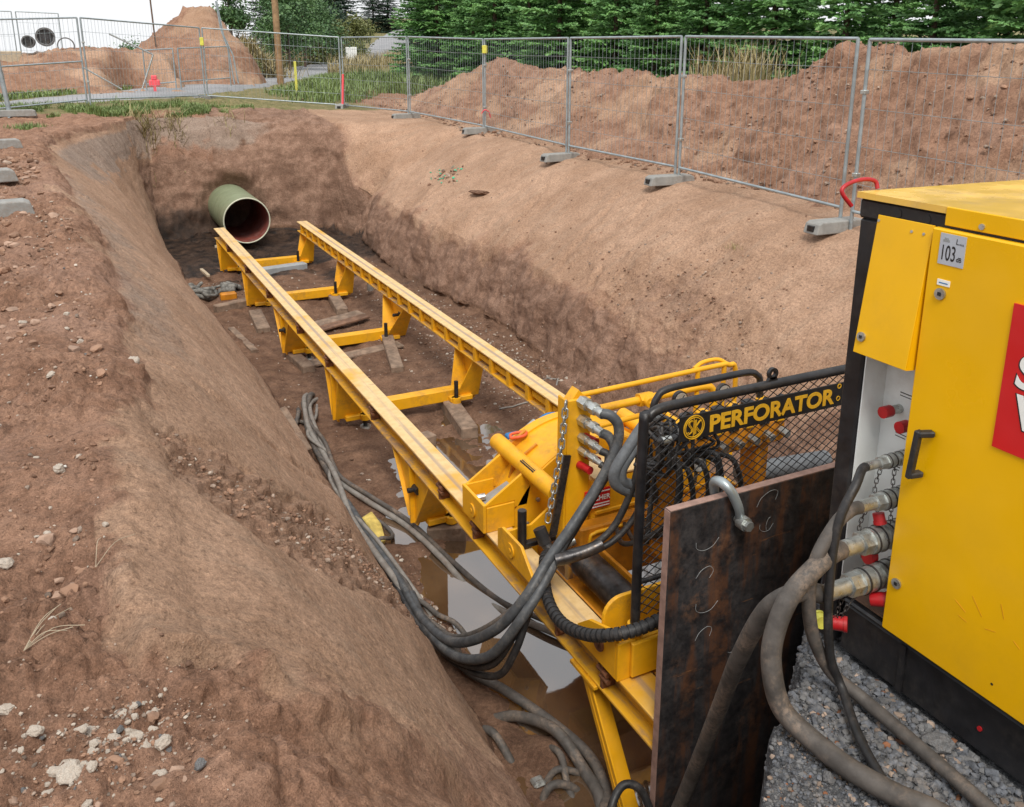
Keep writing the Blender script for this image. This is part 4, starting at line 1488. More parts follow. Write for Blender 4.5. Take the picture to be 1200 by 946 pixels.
# ------------------------------------------------------------------ the guard with wire mesh and the name board
gd = smooth_path([(2.475, 3.47, -1.30), (2.475, 3.47, -.05), (2.50, 3.47, .035), (2.58, 3.47, .075), (2.8, 3.47, .08), (3.3, 3.47, .08), (3.9, 3.47, .08), (4.10, 3.47, .075), (4.17, 3.47, .035), (4.19, 3.47, -.05), (4.19, 3.47, -1.3)], 6)
gf = MB().tube(gd, .027, 12)
gf.tube([(2.475, 3.47, -.92), (4.19, 3.47, -.92)], .014, 8)
gfo = gf.build('guard_frame', 'black_paint', jk)
for x in (2.475, 4.19):
    MB().cyl((x, 3.47, -1.38), (x, 3.47, -1.17), .042, n=18).cyl((x, 3.43, -1.27), (x, 3.405, -1.27), .02, n=8).build('post_socket', 'yellow_paint', jk)
MB().box((2.42, 3.40, -1.46), (2.66, 3.428, -1.245), .006).build('socket_plate', 'yellow_paint', jk)
mw = MB()
dx, dz = .075, .052
x0, x1, z0, z1 = 2.49, 4.18, -1.15, .06
nx = int((x1 - x0) / dx) + 1
rngm = int((z1 - z0) / dz) + 1
for sgn in (1, -1):
    k = -60
    for k in range(-60, 80):
        # line z = z0 + sgn*(x-xk)*dz/dx
        xk = x0 + k * dx
        pts_ = []
        sl = dz / dx * 1.0
        # clip to the rectangle
        xa, xb = x0, x1
        za = z0 + sgn * (xa - xk) * sl; zb = z0 + sgn * (xb - xk) * sl
        lo, hi = 0.0, 1.0
        d = zb - za
        t0 = (z0 - za) / d; t1 = (z1 - za) / d
        lo = max(lo, min(t0, t1)); hi = min(hi, max(t0, t1))
        if hi - lo < .01: continue
        A = (xa + (xb - xa) * lo, 3.485 + sgn * .002, za + d * lo); B = (xa + (xb - xa) * hi, 3.485 + sgn * .002, za + d * hi)
        mw.cyl(A, B, .0030, n=4, cap=False, smooth=False)
mw.build('wire_mesh', 'black_paint', gfo, kind='stuff')
nb = MB().box((2.68, 3.436, -.125), (4.02, 3.444, .018), .002).build('name_board', 'black_print', gfo)
t = text('PERFORATOR', 'lettering', 'yellow_print', nb, (2.872, 3.4345, -.098), .128, bold=.0042, sx=1.0)
bpy.context.view_layer.update()
wid = t.dimensions.x if t.dimensions.x > .1 else .9
t.matrix_local = t.matrix_local @ Matrix.Diagonal(((3.765 - 2.872) / wid, 1, 1, 1))
MB().ringplate((3.80, .0), .010, .015, 3.4325, 3.4355, n=18).build('mark', 'yellow_print', nb)
MB().ringplate((3.80, -.075), .010, .015, 3.4325, 3.4355, n=18).build('mark', 'yellow_print', nb)
# emblem: double ring with linked S and K
ex, ez = 2.772, -.053
em = MB().ringplate((ex, ez), .0625, .068, 3.432, 3.4355, n=40).ringplate((ex, ez), .053, .057, 3.432, 3.4355, n=40)
em.box((ex - .0035, 3.432, ez - .052), (ex - .0005, 3.4355, ez + .052))
em.build('emblem', 'yellow_print', nb)


def flat_stroke(pts, w, y=3.4325):
    b = MB()
    for p, q in zip(pts[:-1], pts[1:]):
        b.bar((p[0], y, p[1]), (q[0], y, q[1]), .004, w, up=(0, 0, 1)) if abs(q[0] - p[0]) > abs(q[1] - p[1]) else b.bar((p[0], y, p[1]), (q[0], y, q[1]), w, .004, up=(0, 1, 0))
    return b


S_ = [(-.012, .036), (-.022, .040), (-.034, .030), (-.034, .018), (-.014, -.006), (-.014, -.022), (-.026, -.034), (-.042, -.024)]
K1 = [(.008, .040), (.008, -.040)]
K2 = [(.038, .034), (.010, .002), (.038, -.034)]
for pts_ in (S_, K1, K2):
    for o_ in (-.0035, .0035):
        flat_stroke([(ex + a + o_, ez + b + o_ * .4) for a, b in pts_], .0032).build('emblem_stroke', 'yellow_print', nb)

# ------------------------------------------------------------------ steel thrust plate
tp = thing('thrust_plate', 'rust streaked black steel plate standing behind the jacking machine', 'steel plate', (3.28, 3.085, -2.5))
MB().box((2.362, 3.06, -2.7), (4.19, 3.108, -.262), .002).build('plate_body', 'mill_scale_steel', tp)
MB().box((2.364, 3.062, -.2615), (4.188, 3.106, -.2585)).build('top_edge', 'plate_edge', tp)
MB().box((2.3585, 3.062, -2.69), (2.3615, 3.106, -.264)).build('side_edge', 'plate_edge', tp)
rc = random.Random(3)


def chalk(x, z, pts_):
    a_ = rc.uniform(-.45, .45); k_ = rc.uniform(.75, 1.25)
    pts_ = [(k_ * (a * math.cos(a_) - b * math.sin(a_)), (a * math.sin(a_) + b * math.cos(a_)) * rc.uniform(.8, 1.15)) for a, b in pts_]
    MB().tube(smooth_path([(x + a, 3.0595, z + b) for a, b in pts_], 5), .0009, 4).build('chalk_mark', 'chalk', tp)


for x, z, s_ in ((2.58, -.50, 1.0), (2.585, -.66, 1.05), (2.60, -.86, .95), (2.60, -1.02, .9), (2.95, -.34, .9), (2.96, -.50, .8)):
    if s_ in (1.05, .9):
        chalk(x, z + .01, [(-.05, -.03), (-.02, .012), (.035, .032), (.068, .008), (.052, -.03)])
        continue
    chalk(x, z, [(-.06 * s_, .02 * s_), (-.045 * s_, -.015 * s_), (0, -.025 * s_), (.05 * s_, -.005 * s_), (.075 * s_, .05 * s_)])
    if rc.random() < .6:
        chalk(x, z, [(.02 * s_, -.02 * s_), (.012 * s_, .02 * s_), (.022 * s_, .055 * s_), (.04 * s_, .07 * s_)])
for x, z in ((2.78, -1.18), (2.79, -1.30), (2.78, -1.42)):
    chalk(x, z, [(0, 0), (.008, -.012), (.03, -.014)])
# shackle hung over the top edge
sk = thing('shackle', 'galvanised bow shackle clamped over the top edge of the steel plate', 'shackle', (2.70, 3.085, -.3))
bow = smooth_path([(2.765, 3.03, -.385), (2.745, 3.02, -.32), (2.705, 3.025, -.235), (2.683, 3.05, -.195), (2.672, 3.09, -.185), (2.678, 3.135, -.215), (2.70, 3.15, -.29), (2.74, 3.14, -.37)], 6)
MB().tube(bow, [.022 + .004 * math.sin(PI * i / (len(bow) - 1)) for i in range(len(bow))], 12).build('bow', 'galvanised', sk)
MB().cyl((2.77, 2.985, -.395), (2.77, 3.03, -.395), .036, n=18).cyl((2.77, 3.03, -.395), (2.77, 3.058, -.395), .022, n=14).build('pin', 'zinc', sk)
MB().cyl((2.77, 2.96, -.395), (2.77, 2.984, -.395), .027, n=6, smooth=False).build('nut', 'zinc', sk)

# hose saddle: black pegs and swivel joint
sd_ = thing('hose_saddle', 'black hose saddle with two pegs beside the hose bundle', 'bracket', (2.7, 4.85, RT))
MB().bar((2.48, 4.86, RT + .035), (3.0, 4.86, RT + .035), .05, .04, ch=.006).build('cross_bar', 'black_paint', sd_)
for x in (2.49, 2.98):
    p = MB().cyl((x, 4.86, RT + .03), (x, 4.86, RT + .30), .032, n=16).build('peg', 'black_paint', sd_)
    MB().cyl((x, 4.86, RT + .3002), (x, 4.86, RT + .304), .029, n=16).build('end_cap', 'dark_steel', p)
sw = MB().cyl((2.56, 4.74, RT + .21), (2.585, 4.70, RT + .11), .045, n=16).cyl((2.585, 4.70, RT + .11), (2.60, 4.67, RT + .08), .036, n=16).cyl((2.60, 4.67, RT + .08), (2.62, 4.62, RT - .0), .052, n=16).cyl((2.60, 4.67, RT + .06), (2.70, 4.65, RT + .09), .03, n=14)
sw.build('swivel_joint', 'black_rubber', sd_)
MB().cyl((2.70, 4.65, RT + .09), (2.78, 4.64, RT + .11), .032, n=14).build('swivel_nut', 'zinc', sd_)

# blue tool and tube lying on the ring
bl = thing('pipe_tool', 'blue and silver tool with an orange clip lying on the thrust ring', 'tool', (2.95, 5.75, -1.1))
MB().box((2.84, 5.72, -1.135), (2.95, 5.86, -1.075), .01).build('head', 'blue_plastic', bl)
MB().cyl((2.96, 5.78, -1.10), (3.10, 5.80, -1.02), .048, n=16).build('barrel', 'zinc', bl)
MB().tube(smooth_path([(3.10, 5.80, -1.02), (3.2, 5.82, -.98), (3.32, 5.84, -1.0)], 4), .022, 8).build('tail', 'blue_plastic', bl)
MB().tube(smooth_path([(2.78, 5.62, -1.01), (2.82, 5.58, -.995), (2.88, 5.58, -.99), (2.91, 5.62, -.985), (2.87, 5.66, -.995), (2.80, 5.66, -1.0), (2.78, 5.62, -1.01)], 5), .012, 8).build('clip', 'orange_red', bl)
cl_ = MB().tube(smooth_path([(3.50, 4.98, -.935), (3.55, 4.95, -.925), (3.62, 4.95, -.93), (3.66, 5.0, -.935)], 5), .016, 8)
tag(cl_.build('hose_clip', 'orange_red', loc=(3.58, 4.97, -.93)), 'small orange clip on top of the drive housing', 'clip')

# ------------------------------------------------------------------ chain
def chain(pts, pitch, r, label, mat='zinc', name='chain'):
    path = smooth_path(pts, 14)
    L = [0]
    for a, b in zip(path[:-1], path[1:]): L.append(L[-1] + (b - a).length)
    n = max(2, int(L[-1] / pitch))
    t = thing(name, label, 'chain', tuple(path[0]))
    me = None
    half = pitch * .70; wdt = pitch * .36
    loop = []
    for k in range(16):
        a = 2 * PI * k / 16
        x = wdt * math.cos(a); y = (half - wdt) * (1 if math.sin(a) > 0 else -1) + wdt * math.sin(a)
        loop.append(Vector((x, y, 0)))
    b = MB(); vs = []; fs = []
    for k in range(16):
        d = (loop[(k + 1) % 16] - loop[k - 1]).normalized(); x = Vector((0, 0, 1)); y = d.cross(x)
        for j in range(5):
            a = 2 * PI * j / 5
            vs.append(loop[k] + (x * math.cos(a) + y * math.sin(a)) * r)
    for k in range(16):
        for j in range(5):
            fs.append((k * 5 + j, k * 5 + (j + 1) % 5, ((k + 1) % 16) * 5 + (j + 1) % 5, ((k + 1) % 16) * 5 + j))
    b.add(vs, fs, True)
    for i in range(n):
        s_ = (i + .5) * L[-1] / n
        j = next((q for q in range(1, len(L)) if L[q] >= s_), len(L) - 1)
        f = (s_ - L[j - 1]) / max(L[j] - L[j - 1], 1e-6)
        p = path[j - 1].lerp(path[j], f); d = (path[j] - path[j - 1]).normalized()
        if me is None:
            o = b.build('link', mat); me = o.data
        else:
            o = bpy.data.objects.new('link', me); C.objects.link(o)
        o.parent = t
        x = d.orthogonal().normalized()
        if i % 2: x = d.cross(x)
        z = x.cross(d)
        o.matrix_local = Matrix.Translation(p - path[0]) @ Matrix((x, d, z)).transposed().to_4x4()
    return t


chain([(2.735, 4.71, -.37), (2.69, 4.69, -.70), (2.64, 4.68, -.95), (2.585, 4.67, -1.19)], .052, .0062, 'galvanised chain hanging down in front of the tall hose plate')

# ------------------------------------------------------------------ power pack (yellow cabinet on the gravel)
FX = 2.6                          # plane of the door side
EY = 2.338                        # far end
YB = -.75                         # near end, behind the viewer
ZT, ZG = 1.35, -.52
pp = thing('power_pack', 'yellow hydraulic power pack cabinet in a black frame on the gravel', 'power pack', (3.5, .8, ZG))
WX = 4.5
# black frame
for xa, xb, ya, yb in ((FX, FX + .09, EY - .085, EY), (WX - .09, WX, EY - .085, EY), (FX, FX + .09, YB, YB + .085), (WX - .09, WX, YB, YB + .085)):
    MB().box((xa, ya, ZG + .24 if ya < 0 else ZG), (xb, yb, ZT - .095), .008).build('corner_post', 'black_paint', pp)
MB().box((FX - .004, YB, ZT - .093), (FX + .12, EY + .004, ZT - .022), .008).build('top_beam', 'black_paint', pp)
MB().box((FX + .121, YB, ZT - .093), (WX + .004, EY + .002, ZT - .064), .008).build('top_beam', 'black_paint', pp)
MB().box((FX + .002, YB, ZG), (WX, EY - .12, ZG + .225), .015).build('base_skid', 'black_paint', pp)
MB().box((FX - .012, YB, ZG + .226), (FX + .08, EY - .13, ZG + .246), .008).build('skid_flange', 'black_paint', pp)
MB().box((FX - .006, 1.90, ZG + .01), (FX + .001, 1.925, ZG + .215)).build('skid_joint', 'black_paint', pp)
# closing panels
MB().box((FX + .01, EY - .02, ZG + .24), (WX - .01, EY - .012, ZT - .095)).build('end_panel', 'door_paint', pp)
MB().box((WX - .02, YB + .09, ZG + .24), (WX - .012, EY - .09, ZT - .095)).build('back_panel', 'door_paint', pp)
# roof cap, slightly falling to the right
rf = MB()
rf.add([(FX - .012, YB, ZT + .0025), (WX + .012, YB, ZT - .03), (WX + .012, EY + .012, ZT - .03), (FX - .012, EY + .012, ZT + .0025),
        (FX - .012, YB, ZT - .020), (WX + .012, YB, ZT - .06), (WX + .012, EY + .012, ZT - .06), (FX - .012, EY + .012, ZT - .020)],
       [(0, 1, 2, 3), (7, 6, 5, 4), (0, 4, 5, 1), (1, 5, 6, 2), (2, 6, 7, 3), (3, 7, 4, 0)])
rf.build('roof', 'roof_paint_skylit', pp)
MB().box((FX - .0165, YB, ZT - .058), (FX - .0045, EY - .37, ZT + .004), .002).build('roof_edge', 'door_paint', pp)
for y in (EY - .17, EY - .29):
    MB().cyl((FX - .0042, y, ZT - .052), (FX - .0062, y, ZT - .052), .017, n=16).build('beam_hole', 'black_print', pp)
for y in (1.83, 1.2):
    MB().cyl((FX - .0165, y, ZT - .04), (FX - .022, y, ZT - .04), .010, n=12).build('roof_bolt', 'zinc', pp)
# door
dr = MB().box((FX - .032, YB + .1, ZG + .248), (FX - .002, 2.0, 1.282), .006).build('door', 'door_paint', pp)
for y, z in ((1.935, 1.065), (1.955, -.055)):
    MB().cyl((FX - .033, y, z), (FX - .040, y, z), .020, n=20).build('lock', 'zinc', dr)
    MB().cyl((FX - .0402, y, z), (FX - .042, y, z), .009, n=4).build('key_slot', 'black_print', dr)
hd = smooth_path([(FX - .034, 1.885, .575), (FX - .085, 1.895, .572), (FX - .09, 1.90, .55), (FX - .09, 1.915, .46), (FX - .088, 1.92, .425), (FX - .034, 1.915, .415)], 4)
ho = MB()
ho.bar((FX - .034, 1.888, .575), (FX - .088, 1.91, .575), .030, .022, ch=.005)
ho.bar((FX - .082, 1.91, .588), (FX - .082, 1.925, .40), .022, .028, up=(1, 0, 0), ch=.005)
ho.bar((FX - .034, 1.915, .412), (FX - .088, 1.925, .412), .030, .022, ch=.005)
ho.build('handle', 'black_rubber', dr)
# noise label
lb = MB().box((FX - .0345, 1.866, 1.166), (FX - .0322, 1.962, 1.270)).build('noise_label', 'grey_label', dr)
text('103', 'lettering', 'black_print', lb, (FX - .0348, 1.957, 1.182), .072, 'side', bold=.0004, ext=.0003, sx=.56)
text('dB', 'lettering', 'black_print', lb, (FX - .0348, 1.894, 1.184), .022, 'side', bold=.0003, ext=.0003, sx=.85)
text('L', 'lettering', 'black_print', lb, (FX - .0348, 1.902, 1.240), .026, 'side', bold=.0, ext=.0003)
text('WA', 'lettering', 'black_print', lb, (FX - .0348, 1.889, 1.238), .010, 'side', bold=.0, ext=.0003)
MB().box((FX - .0352, 1.925, 1.243), (FX - .0346, 1.95, 1.25)).box((FX - .0352, 1.93, 1.252), (FX - .0346, 1.945, 1.256)).build('pictogram', 'galvanised', lb)
l2 = MB().box((FX - .0345, 1.905, 1.094), (FX - .0322, 1.953, 1.114)).build('small_label', 'white_print', dr)
MB().box((FX - .0350, 1.912, 1.101), (FX - .0346, 1.946, 1.105)).build('print_line', 'blue_plastic', l2)
# red warning board
rb = MB().box((FX - .0385, .7, .62), (FX - .0325, 1.672, 1.10)).build('warning_board', 'red_sign', dr)
for body, z, y in (('S', .845, 1.632), ('V', .715, 1.622)):
    text(body, 'lettering_outline', 'black_print', rb, (FX - .0393, y + .002, z - .002), .15, 'side', bold=.0062, ext=.0004, shear=.1)
    text(body, 'lettering', 'white_print', rb, (FX - .0401, y, z), .15, 'side', bold=.0035, ext=.0004, shear=.1)
for y, z, l_, a_ in ((1.72, .02, .05, .5), (1.66, .07, .07, .9), (1.60, -.02, .04, -.3), (1.70, -.03, .035, .2), (1.56, .10, .05, 1.2), (1.50, .0, .03, .6)):
    MB().bar((FX - .0324, y, z), (FX - .0324, y - l_ * math.cos(a_), z - l_ * math.sin(a_)), .0012, .0012).build('scratch', 'orange_paint', dr)
MB().cyl((FX - .0322, 1.545, -.20), (FX - .0328, 1.545, -.20), .005, n=8).build('chip', 'black_print', dr)
MB().cyl((FX + .002, 1.58, ZG + .10), (FX - .003, 1.58, ZG + .10), .009, n=12).build('plug', 'red_cap', pp)
# recess with the hydraulic couplings
rcs = MB()
rcs.box((FX + .128, 1.80, ZG + .25), (FX + .136, EY - .088, 1.27))
rcs.build('coupling_panel', 'white_panel', pp)
MB().box((FX + .012, EY - .0935, ZG + .25), (FX + .127, EY - .088, 1.25)).build('recess_side', 'white_panel', pp)
MB().box((FX + .012, 1.80, ZG + .252), (FX + .127, EY - .094, ZG + .258)).build('recess_floor', 'clod_dark', pp)
# flap hinged at the top, its lower edge standing out
fl = MB()
a0, a1 = 2.007, 2.243
th = R(6.0)
H = .515
dn = Vector((-math.sin(th), 0, -math.cos(th))); on = Vector((-math.cos(th), 0, math.sin(th)))
t0 = Vector((FX - .010, 0, 1.283))
def fp(y, d, o): return tuple(t0 + dn * d + on * o + Vector((0, y, 0)))
fl.prism([fp(a0, 0, 0), fp(a1, 0, 0), fp(a1, H, 0), fp(a0, H, 0)], tuple(on * .004))
flo = fl.build('flap', 'door_paint', pp, bevel=.002)
q = MB()
q.prism([fp(a0, .0, -.0005), fp(a0, H, -.0005), fp(a0, H, -.045), fp(a0, .03, -.045)], (0, .004, 0))
q.prism([fp(a1 - .004, .0, -.0005), fp(a1 - .004, H, -.0005), fp(a1 - .004, H, -.045), fp(a1 - .004, .03, -.045)], (0, .004, 0))
q.prism([fp(a0 + .005, H - .004, -.0005), fp(a1 - .005, H - .004, -.0005), fp(a1 - .005, H - .004, -.045), fp(a0 + .005, H - .004, -.045)], tuple(dn * .004))
q.build('flap_edge', 'door_paint', flo)
for y, d in ((2.235, .02), (2.09, .035), (2.04, .035), (2.215, .47)):
    big = d > .4
    p = Vector(fp(y, d - (.02 if big else 0), .004))
    MB().cyl(p, p + on * (.007 if big else .003), .018 if big else .005, n=16).build('lock' if big else 'rivet', 'zinc', flo)
    if big: MB().cyl(p + on * .0072, p + on * .009, .008, n=4).build('key_slot', 'black_print', flo)
# couplings standing out of the panel
xs = FX + .128
def coupling(y, z, r, L, label=None):
    c = MB()
    c.cyl((xs, y, z), (xs - L * .30, y, z), r, n=22)
    c.cyl((xs - L * .30, y, z), (xs - L * .34, y, z), r * .82, n=22)
    c.cyl((xs - L * .34, y, z), (xs - L * .56, y, z + .001), r * .98, n=22)
    c.cyl((xs - L * .56, y, z), (xs - L * .70, y, z + .002), r * .92, n=6, smooth=False)
    c.cyl((xs - L * .70, y, z + .002), (xs - L, y, z + .003), r * .66, n=18)
    o = c.build('coupling', 'zinc', pp)
    for f in (.04, .14, .24, .38, .5):
        MB().cyl((xs - L * f, y, z), (xs - L * (f + .02), y, z), r * 1.05, n=22).build('collar', 'dark_steel', o)
    return o
CP = [(2.095, .37, .027, .235), (2.075, .222, .036, .27), (2.085, .055, .050, .33), (2.075, -.105, .050, .40)]
for c_ in CP: coupling(*c_)
for y, z in ((2.165, .535), (2.085, .505)):
    MB().cyl((xs, y, z), (xs - .05, y, z), .018, n=14).build('nipple', 'zinc', pp)
    MB().cyl((xs - .05, y, z), (xs - .092, y, z), .023, n=18).build('cap', 'red_cap', pp)
# tags, print and the small key ring on the white panel
MB().box((xs - .012, 2.03, .555), (xs - .009, 2.10, .665), .002).build('paper_tag', 'white_print', pp)
MB().box((xs - .0145, 2.03, .63), (xs - .0125, 2.10, .668)).build('tag_head', 'red_sign', pp)
for y0_, y1_, z in ((2.11, 2.17, .60), (2.13, 2.19, .74), (2.12, 2.17, .435), (2.13, 2.17, .30)):
    MB().box((xs - .002, y0_, z), (xs + .001, y1_, z + .003)).box((xs - .002, y0_ + .004, z - .012), (xs + .001, y1_, z - .0095)).build('print_line', 'black_print', pp)
MB().cyl((xs, 2.10, .735), (xs - .004, 2.10, .735), .012, n=16).build('key_hole', 'zinc', pp)
MB().box((xs - .01, 2.12, .78), (xs + .0, 2.23, .80)).build('slot', 'black_print', pp)
# red lifting hook at the far upper corner
rl = MB().tube(smooth_path([(2.56, 2.345, 1.30), (2.525, 2.36, 1.345), (2.53, 2.365, 1.368), (2.575, 2.365, 1.386), (2.64, 2.365, 1.392), (2.685, 2.36, 1.382), (2.69, 2.35, 1.355)], 5), .008, 10)
tag(rl.build('lifting_loop', 'red_cap', loc=(2.62, 2.4, 1.3)), 'red lifting loop on the far top corner of the yellow cabinet', 'loop')

# dust caps on little chains
def dust_cap(p, r, L, d, label, mat='red_cap', g='dust caps hanging below the couplings'):
    t = thing('dust_cap', label, 'dust cap', p, g)
    p = Vector(p); d = Vector(d).normalized()
    a = MB().cyl(p, p + d * L, r, n=20).cyl(p + d * L, p + d * (L + .012), r * 1.12, n=20)
    a.build('cap_body', mat, t)
    return t
dust_cap((2.60, 2.10, .155), .022, .03, (0, -.4, -1), 'small red cap hanging under the second coupling')
dust_cap((2.64, 2.13, -.055), .030, .02, (-1, .2, .1), 'round red cap hanging under the third coupling')
dust_cap((2.57, 2.06, -.185), .028, .055, (.5, -.8, .25), 'red cap lying under the lowest coupling')
dust_cap((2.42, 2.10, -.27), .027, .042, (.6, -.7, .1), 'red cap hanging on crossed chains at the lowest coupling')
dust_cap((2.40, 2.13, -.285), .026, .035, (.4, .8, -.1), 'yellow cap behind the red cap at the lowest coupling', 'yellow_marker')
chain([(2.60, 2.11, .35), (2.59, 2.12, .25), (2.60, 2.105, .16)], .018, .0017, 'thin chain from the top coupling down to the small red cap', 'dark_steel')
chain([(2.66, 2.10, .34), (2.655, 2.095, .25), (2.66, 2.085, .06)], .018, .0017, 'thin chain hanging between the top and the third coupling', 'dark_steel')
chain([(2.54, 2.10, .20), (2.53, 2.12, .10), (2.57, 2.13, -.04)], .018, .0017, 'thin chain from the second coupling to the round red cap', 'dark_steel')
chain([(2.46, 2.085, -.11), (2.43, 2.08, -.17), (2.42, 2.09, -.25)], .018, .0017, 'thin chain on the left of the lowest coupling', 'dark_steel')
chain([(2.50, 2.07, -.15), (2.46, 2.07, -.19), (2.43, 2.08, -.24)], .018, .0017, 'thin chain on the right of the lowest coupling', 'dark_steel')

# ------------------------------------------------------------------ hoses
def hose(pts, r, mat, label, n=10, name='hose', group=None):
    path = smooth_path(pts, n)
    o = MB().tube(path, r, 12).build(name, mat, loc=tuple(path[len(path) // 2]))
    return tag(o, label, 'hose', group)


# from the power pack
hose([(2.50, 2.095, .373), (2.46, 2.08, .375), (2.39, 2.04, .345), (2.33, 2.035, .25), (2.30, 2.03, .10), (2.295, 2.015, -.14), (2.33, 2.01, -.34), (2.37, 1.98, -.46), (2.27, 1.80, -.495), (2.19, 1.62, -.50), (2.1, 1.4, -.50)],
     .017, 'black_rubber', 'thin black hose from the top coupling down onto the gravel')
hose([(2.46, 2.075, .225), (2.40, 2.06, .235), (2.33, 2.055, .20), (2.255, 2.055, .09), (2.225, 2.05, -.04), (2.27, 2.055, -.24), (2.36, 2.03, -.42), (2.42, 1.93, -.485), (2.42, 1.80, -.49), (2.41, 1.64, -.49), (2.40, 1.47, -.49), (2.38, 1.25, -.49)],
     .025, 'dusty_rubber', 'dusty hose from the second coupling running close along the black skid')
hose([(2.40, 2.085, .058), (2.35, 2.07, .07), (2.25, 2.045, .06), (2.12, 2.04, -.03), (2.05, 2.03, -.18), (2.035, 2.0, -.31), (2.06, 1.96, -.43), (2.09, 1.85, -.475), (2.11, 1.70, -.48), (2.16, 1.55, -.48), (2.22, 1.44, -.48), (2.28, 1.25, -.48)],
     .037, 'dusty_rubber', 'thick dusty hose from the third coupling sweeping over the gravel')
hose([(2.33, 2.075, -.103), (2.28, 2.07, -.08), (2.2, 2.075, -.055), (2.14, 2.16, -.16), (2.18, 2.33, -.50), (2.29, 2.55, -.96), (2.38, 2.78, -1.50), (2.40, 2.92, -1.90), (2.34, 2.98, -2.2), (2.26, 3.05, -2.36)],
     .036, 'dusty_rubber', 'thick hose from the lowest coupling dropping down in front of the steel plate')

# bundle from the tall hose plate over the left rail to the floor
hose([(2.885, 4.51, -.405), (2.93, 4.47, -.415), (2.965, 4.43, -.48), (2.94, 4.41, -.62), (2.82, 4.40, -.82), (2.62, 4.36, -1.03), (2.38, 4.27, -1.19), (2.17, 4.2, -1.37), (2.03, 4.36, -1.66), (1.95, 4.82, -2.02), (1.94, 5.4, -2.20), (1.98, 6.0, -2.26), (1.98, 6.8, -2.27), (1.97, 7.5, -2.27)],
     .034, 'bundle_rubber', 'thickest hose arching from the top fitting of the tall hose plate')
hose([(2.885, 4.51, -.54), (2.93, 4.48, -.57), (2.95, 4.45, -.66), (2.87, 4.42, -.80), (2.72, 4.40, -.97), (2.52, 4.33, -1.14), (2.31, 4.20, -1.29), (2.10, 4.14, -1.48), (1.98, 4.32, -1.80), (1.92, 4.76, -2.07), (1.93, 5.3, -2.2), (2.0, 5.8, -2.25)],
     .032, 'bundle_rubber', 'grey hose from the second fitting of the tall hose plate')
hose([(2.885, 4.51, -.667), (2.92, 4.47, -.70), (2.86, 4.44, -.83), (2.68, 4.41, -1.03), (2.46, 4.32, -1.21), (2.27, 4.22, -1.36), (2.10, 4.20, -1.60), (2.01, 4.38, -1.92), (1.93, 4.82, -2.13), (1.90, 5.45, -2.24), (1.95, 6.1, -2.29), (1.92, 6.8, -2.29)],
     .026, 'black_rubber', 'black hose from the third fitting inside the hanging bundle')
hose([(2.885, 4.51, -.762), (2.91, 4.47, -.80), (2.82, 4.44, -.92), (2.64, 4.40, -1.12), (2.42, 4.30, -1.27), (2.22, 4.20, -1.43), (2.10, 4.18, -1.70), (2.04, 4.34, -1.98), (1.96, 4.8, -2.18), (1.93, 5.3, -2.25)],
     .024, 'black_rubber', 'black hose from the lowest fitting inside the hanging bundle')
hose([(2.30, 4.30, -1.40), (2.14, 4.46, -1.66), (2.06, 4.72, -1.92), (2.02, 5.0, -2.12), (2.02, 5.25, -2.22)], .02, 'dusty_rubber', 'thin hose below the bundle reaching the edge of the puddle')
# black corrugated hose to the cylinder
sp_ = smooth_path([(2.60, 4.66, -1.42), (2.47, 4.5, -1.36), (2.30, 4.15, -1.36), (2.23, 3.85, -1.33), (2.24, 3.58, -1.24), (2.33, 3.42, -1.16), (2.46, 3.375, -1.13), (2.62, 3.365, -1.10), (2.80, 3.40, -1.12), (3.0, 3.42, -1.16)], 12)
co = thing('corrugated_hose', 'black corrugated hose looping over the rail to the rear bracket', 'hose', tuple(sp_[40]))
MB().tube(sp_, .030, 12).build('core', 'black_rubber', co)
rn = None
acc = 0
for a, b in zip(sp_[:-1], sp_[1:]):
    acc += (b - a).length
    if acc > .034:
        acc = 0
        d = (b - a).normalized()
        if rn is None:
            rn = MB().cyl((0, 0, -.0125), (0, 0, .0125), .037, n=14).build('wrap', 'black_rubber')
            o = rn
        else:
            o = bpy.data.objects.new('wrap', rn.data); C.objects.link(o)
        o.parent = co
        o.matrix_local = Matrix.Translation(a - Vector(co.location)) @ d.to_track_quat('Z', 'Y').to_matrix().to_4x4()
# black hoses gathered in a sleeve across the cylinder end
hose([(3.02, 4.2, -.36), (2.97, 4.19, -.55), (2.93, 4.18, -.75), (2.81, 4.18, -1.0), (2.66, 4.19, -1.12), (2.50, 4.22, -1.155), (2.40, 4.28, -1.22)], .022, 'black_rubber', 'black hose falling from the valves into the dark sleeve, upper one')
hose([(3.06, 4.14, -.36), (3.02, 4.14, -.60), (2.99, 4.14, -.80), (2.92, 4.15, -.98), (2.78, 4.16, -1.11), (2.62, 4.18, -1.165), (2.48, 4.22, -1.19)], .020, 'black_rubber', 'black hose falling from the valves into the dark sleeve, lower one')
hose([(2.40, 4.235, -1.19), (2.50, 4.21, -1.175), (2.60, 4.19, -1.155), (2.70, 4.17, -1.12)], .040, 'dark_steel', 'thick dark sleeve hose lying across the cylinder end')
hose([(2.98, 4.12, -.36), (2.93, 4.08, -.60), (2.90, 4.06, -.85), (2.885, 4.05, -1.02)], .016, 'black_rubber', 'thin black hose hanging beside the guard post, left one')
hose([(3.04, 4.06, -.36), (2.97, 4.02, -.60), (2.93, 4.0, -.85), (2.915, 4.0, -1.08)], .016, 'black_rubber', 'thin black hose hanging beside the guard post, right one')
t_ = MB().cyl((4.16, 4.6, -1.16), (5.02, 4.6, -1.23), .075, n=18)
tag(t_.build('grey_tube', 'grey_rubber', loc=(4.6, 4.6, -1.2)), 'grey blue tube lying beyond the right rail behind the wire mesh', 'tube')

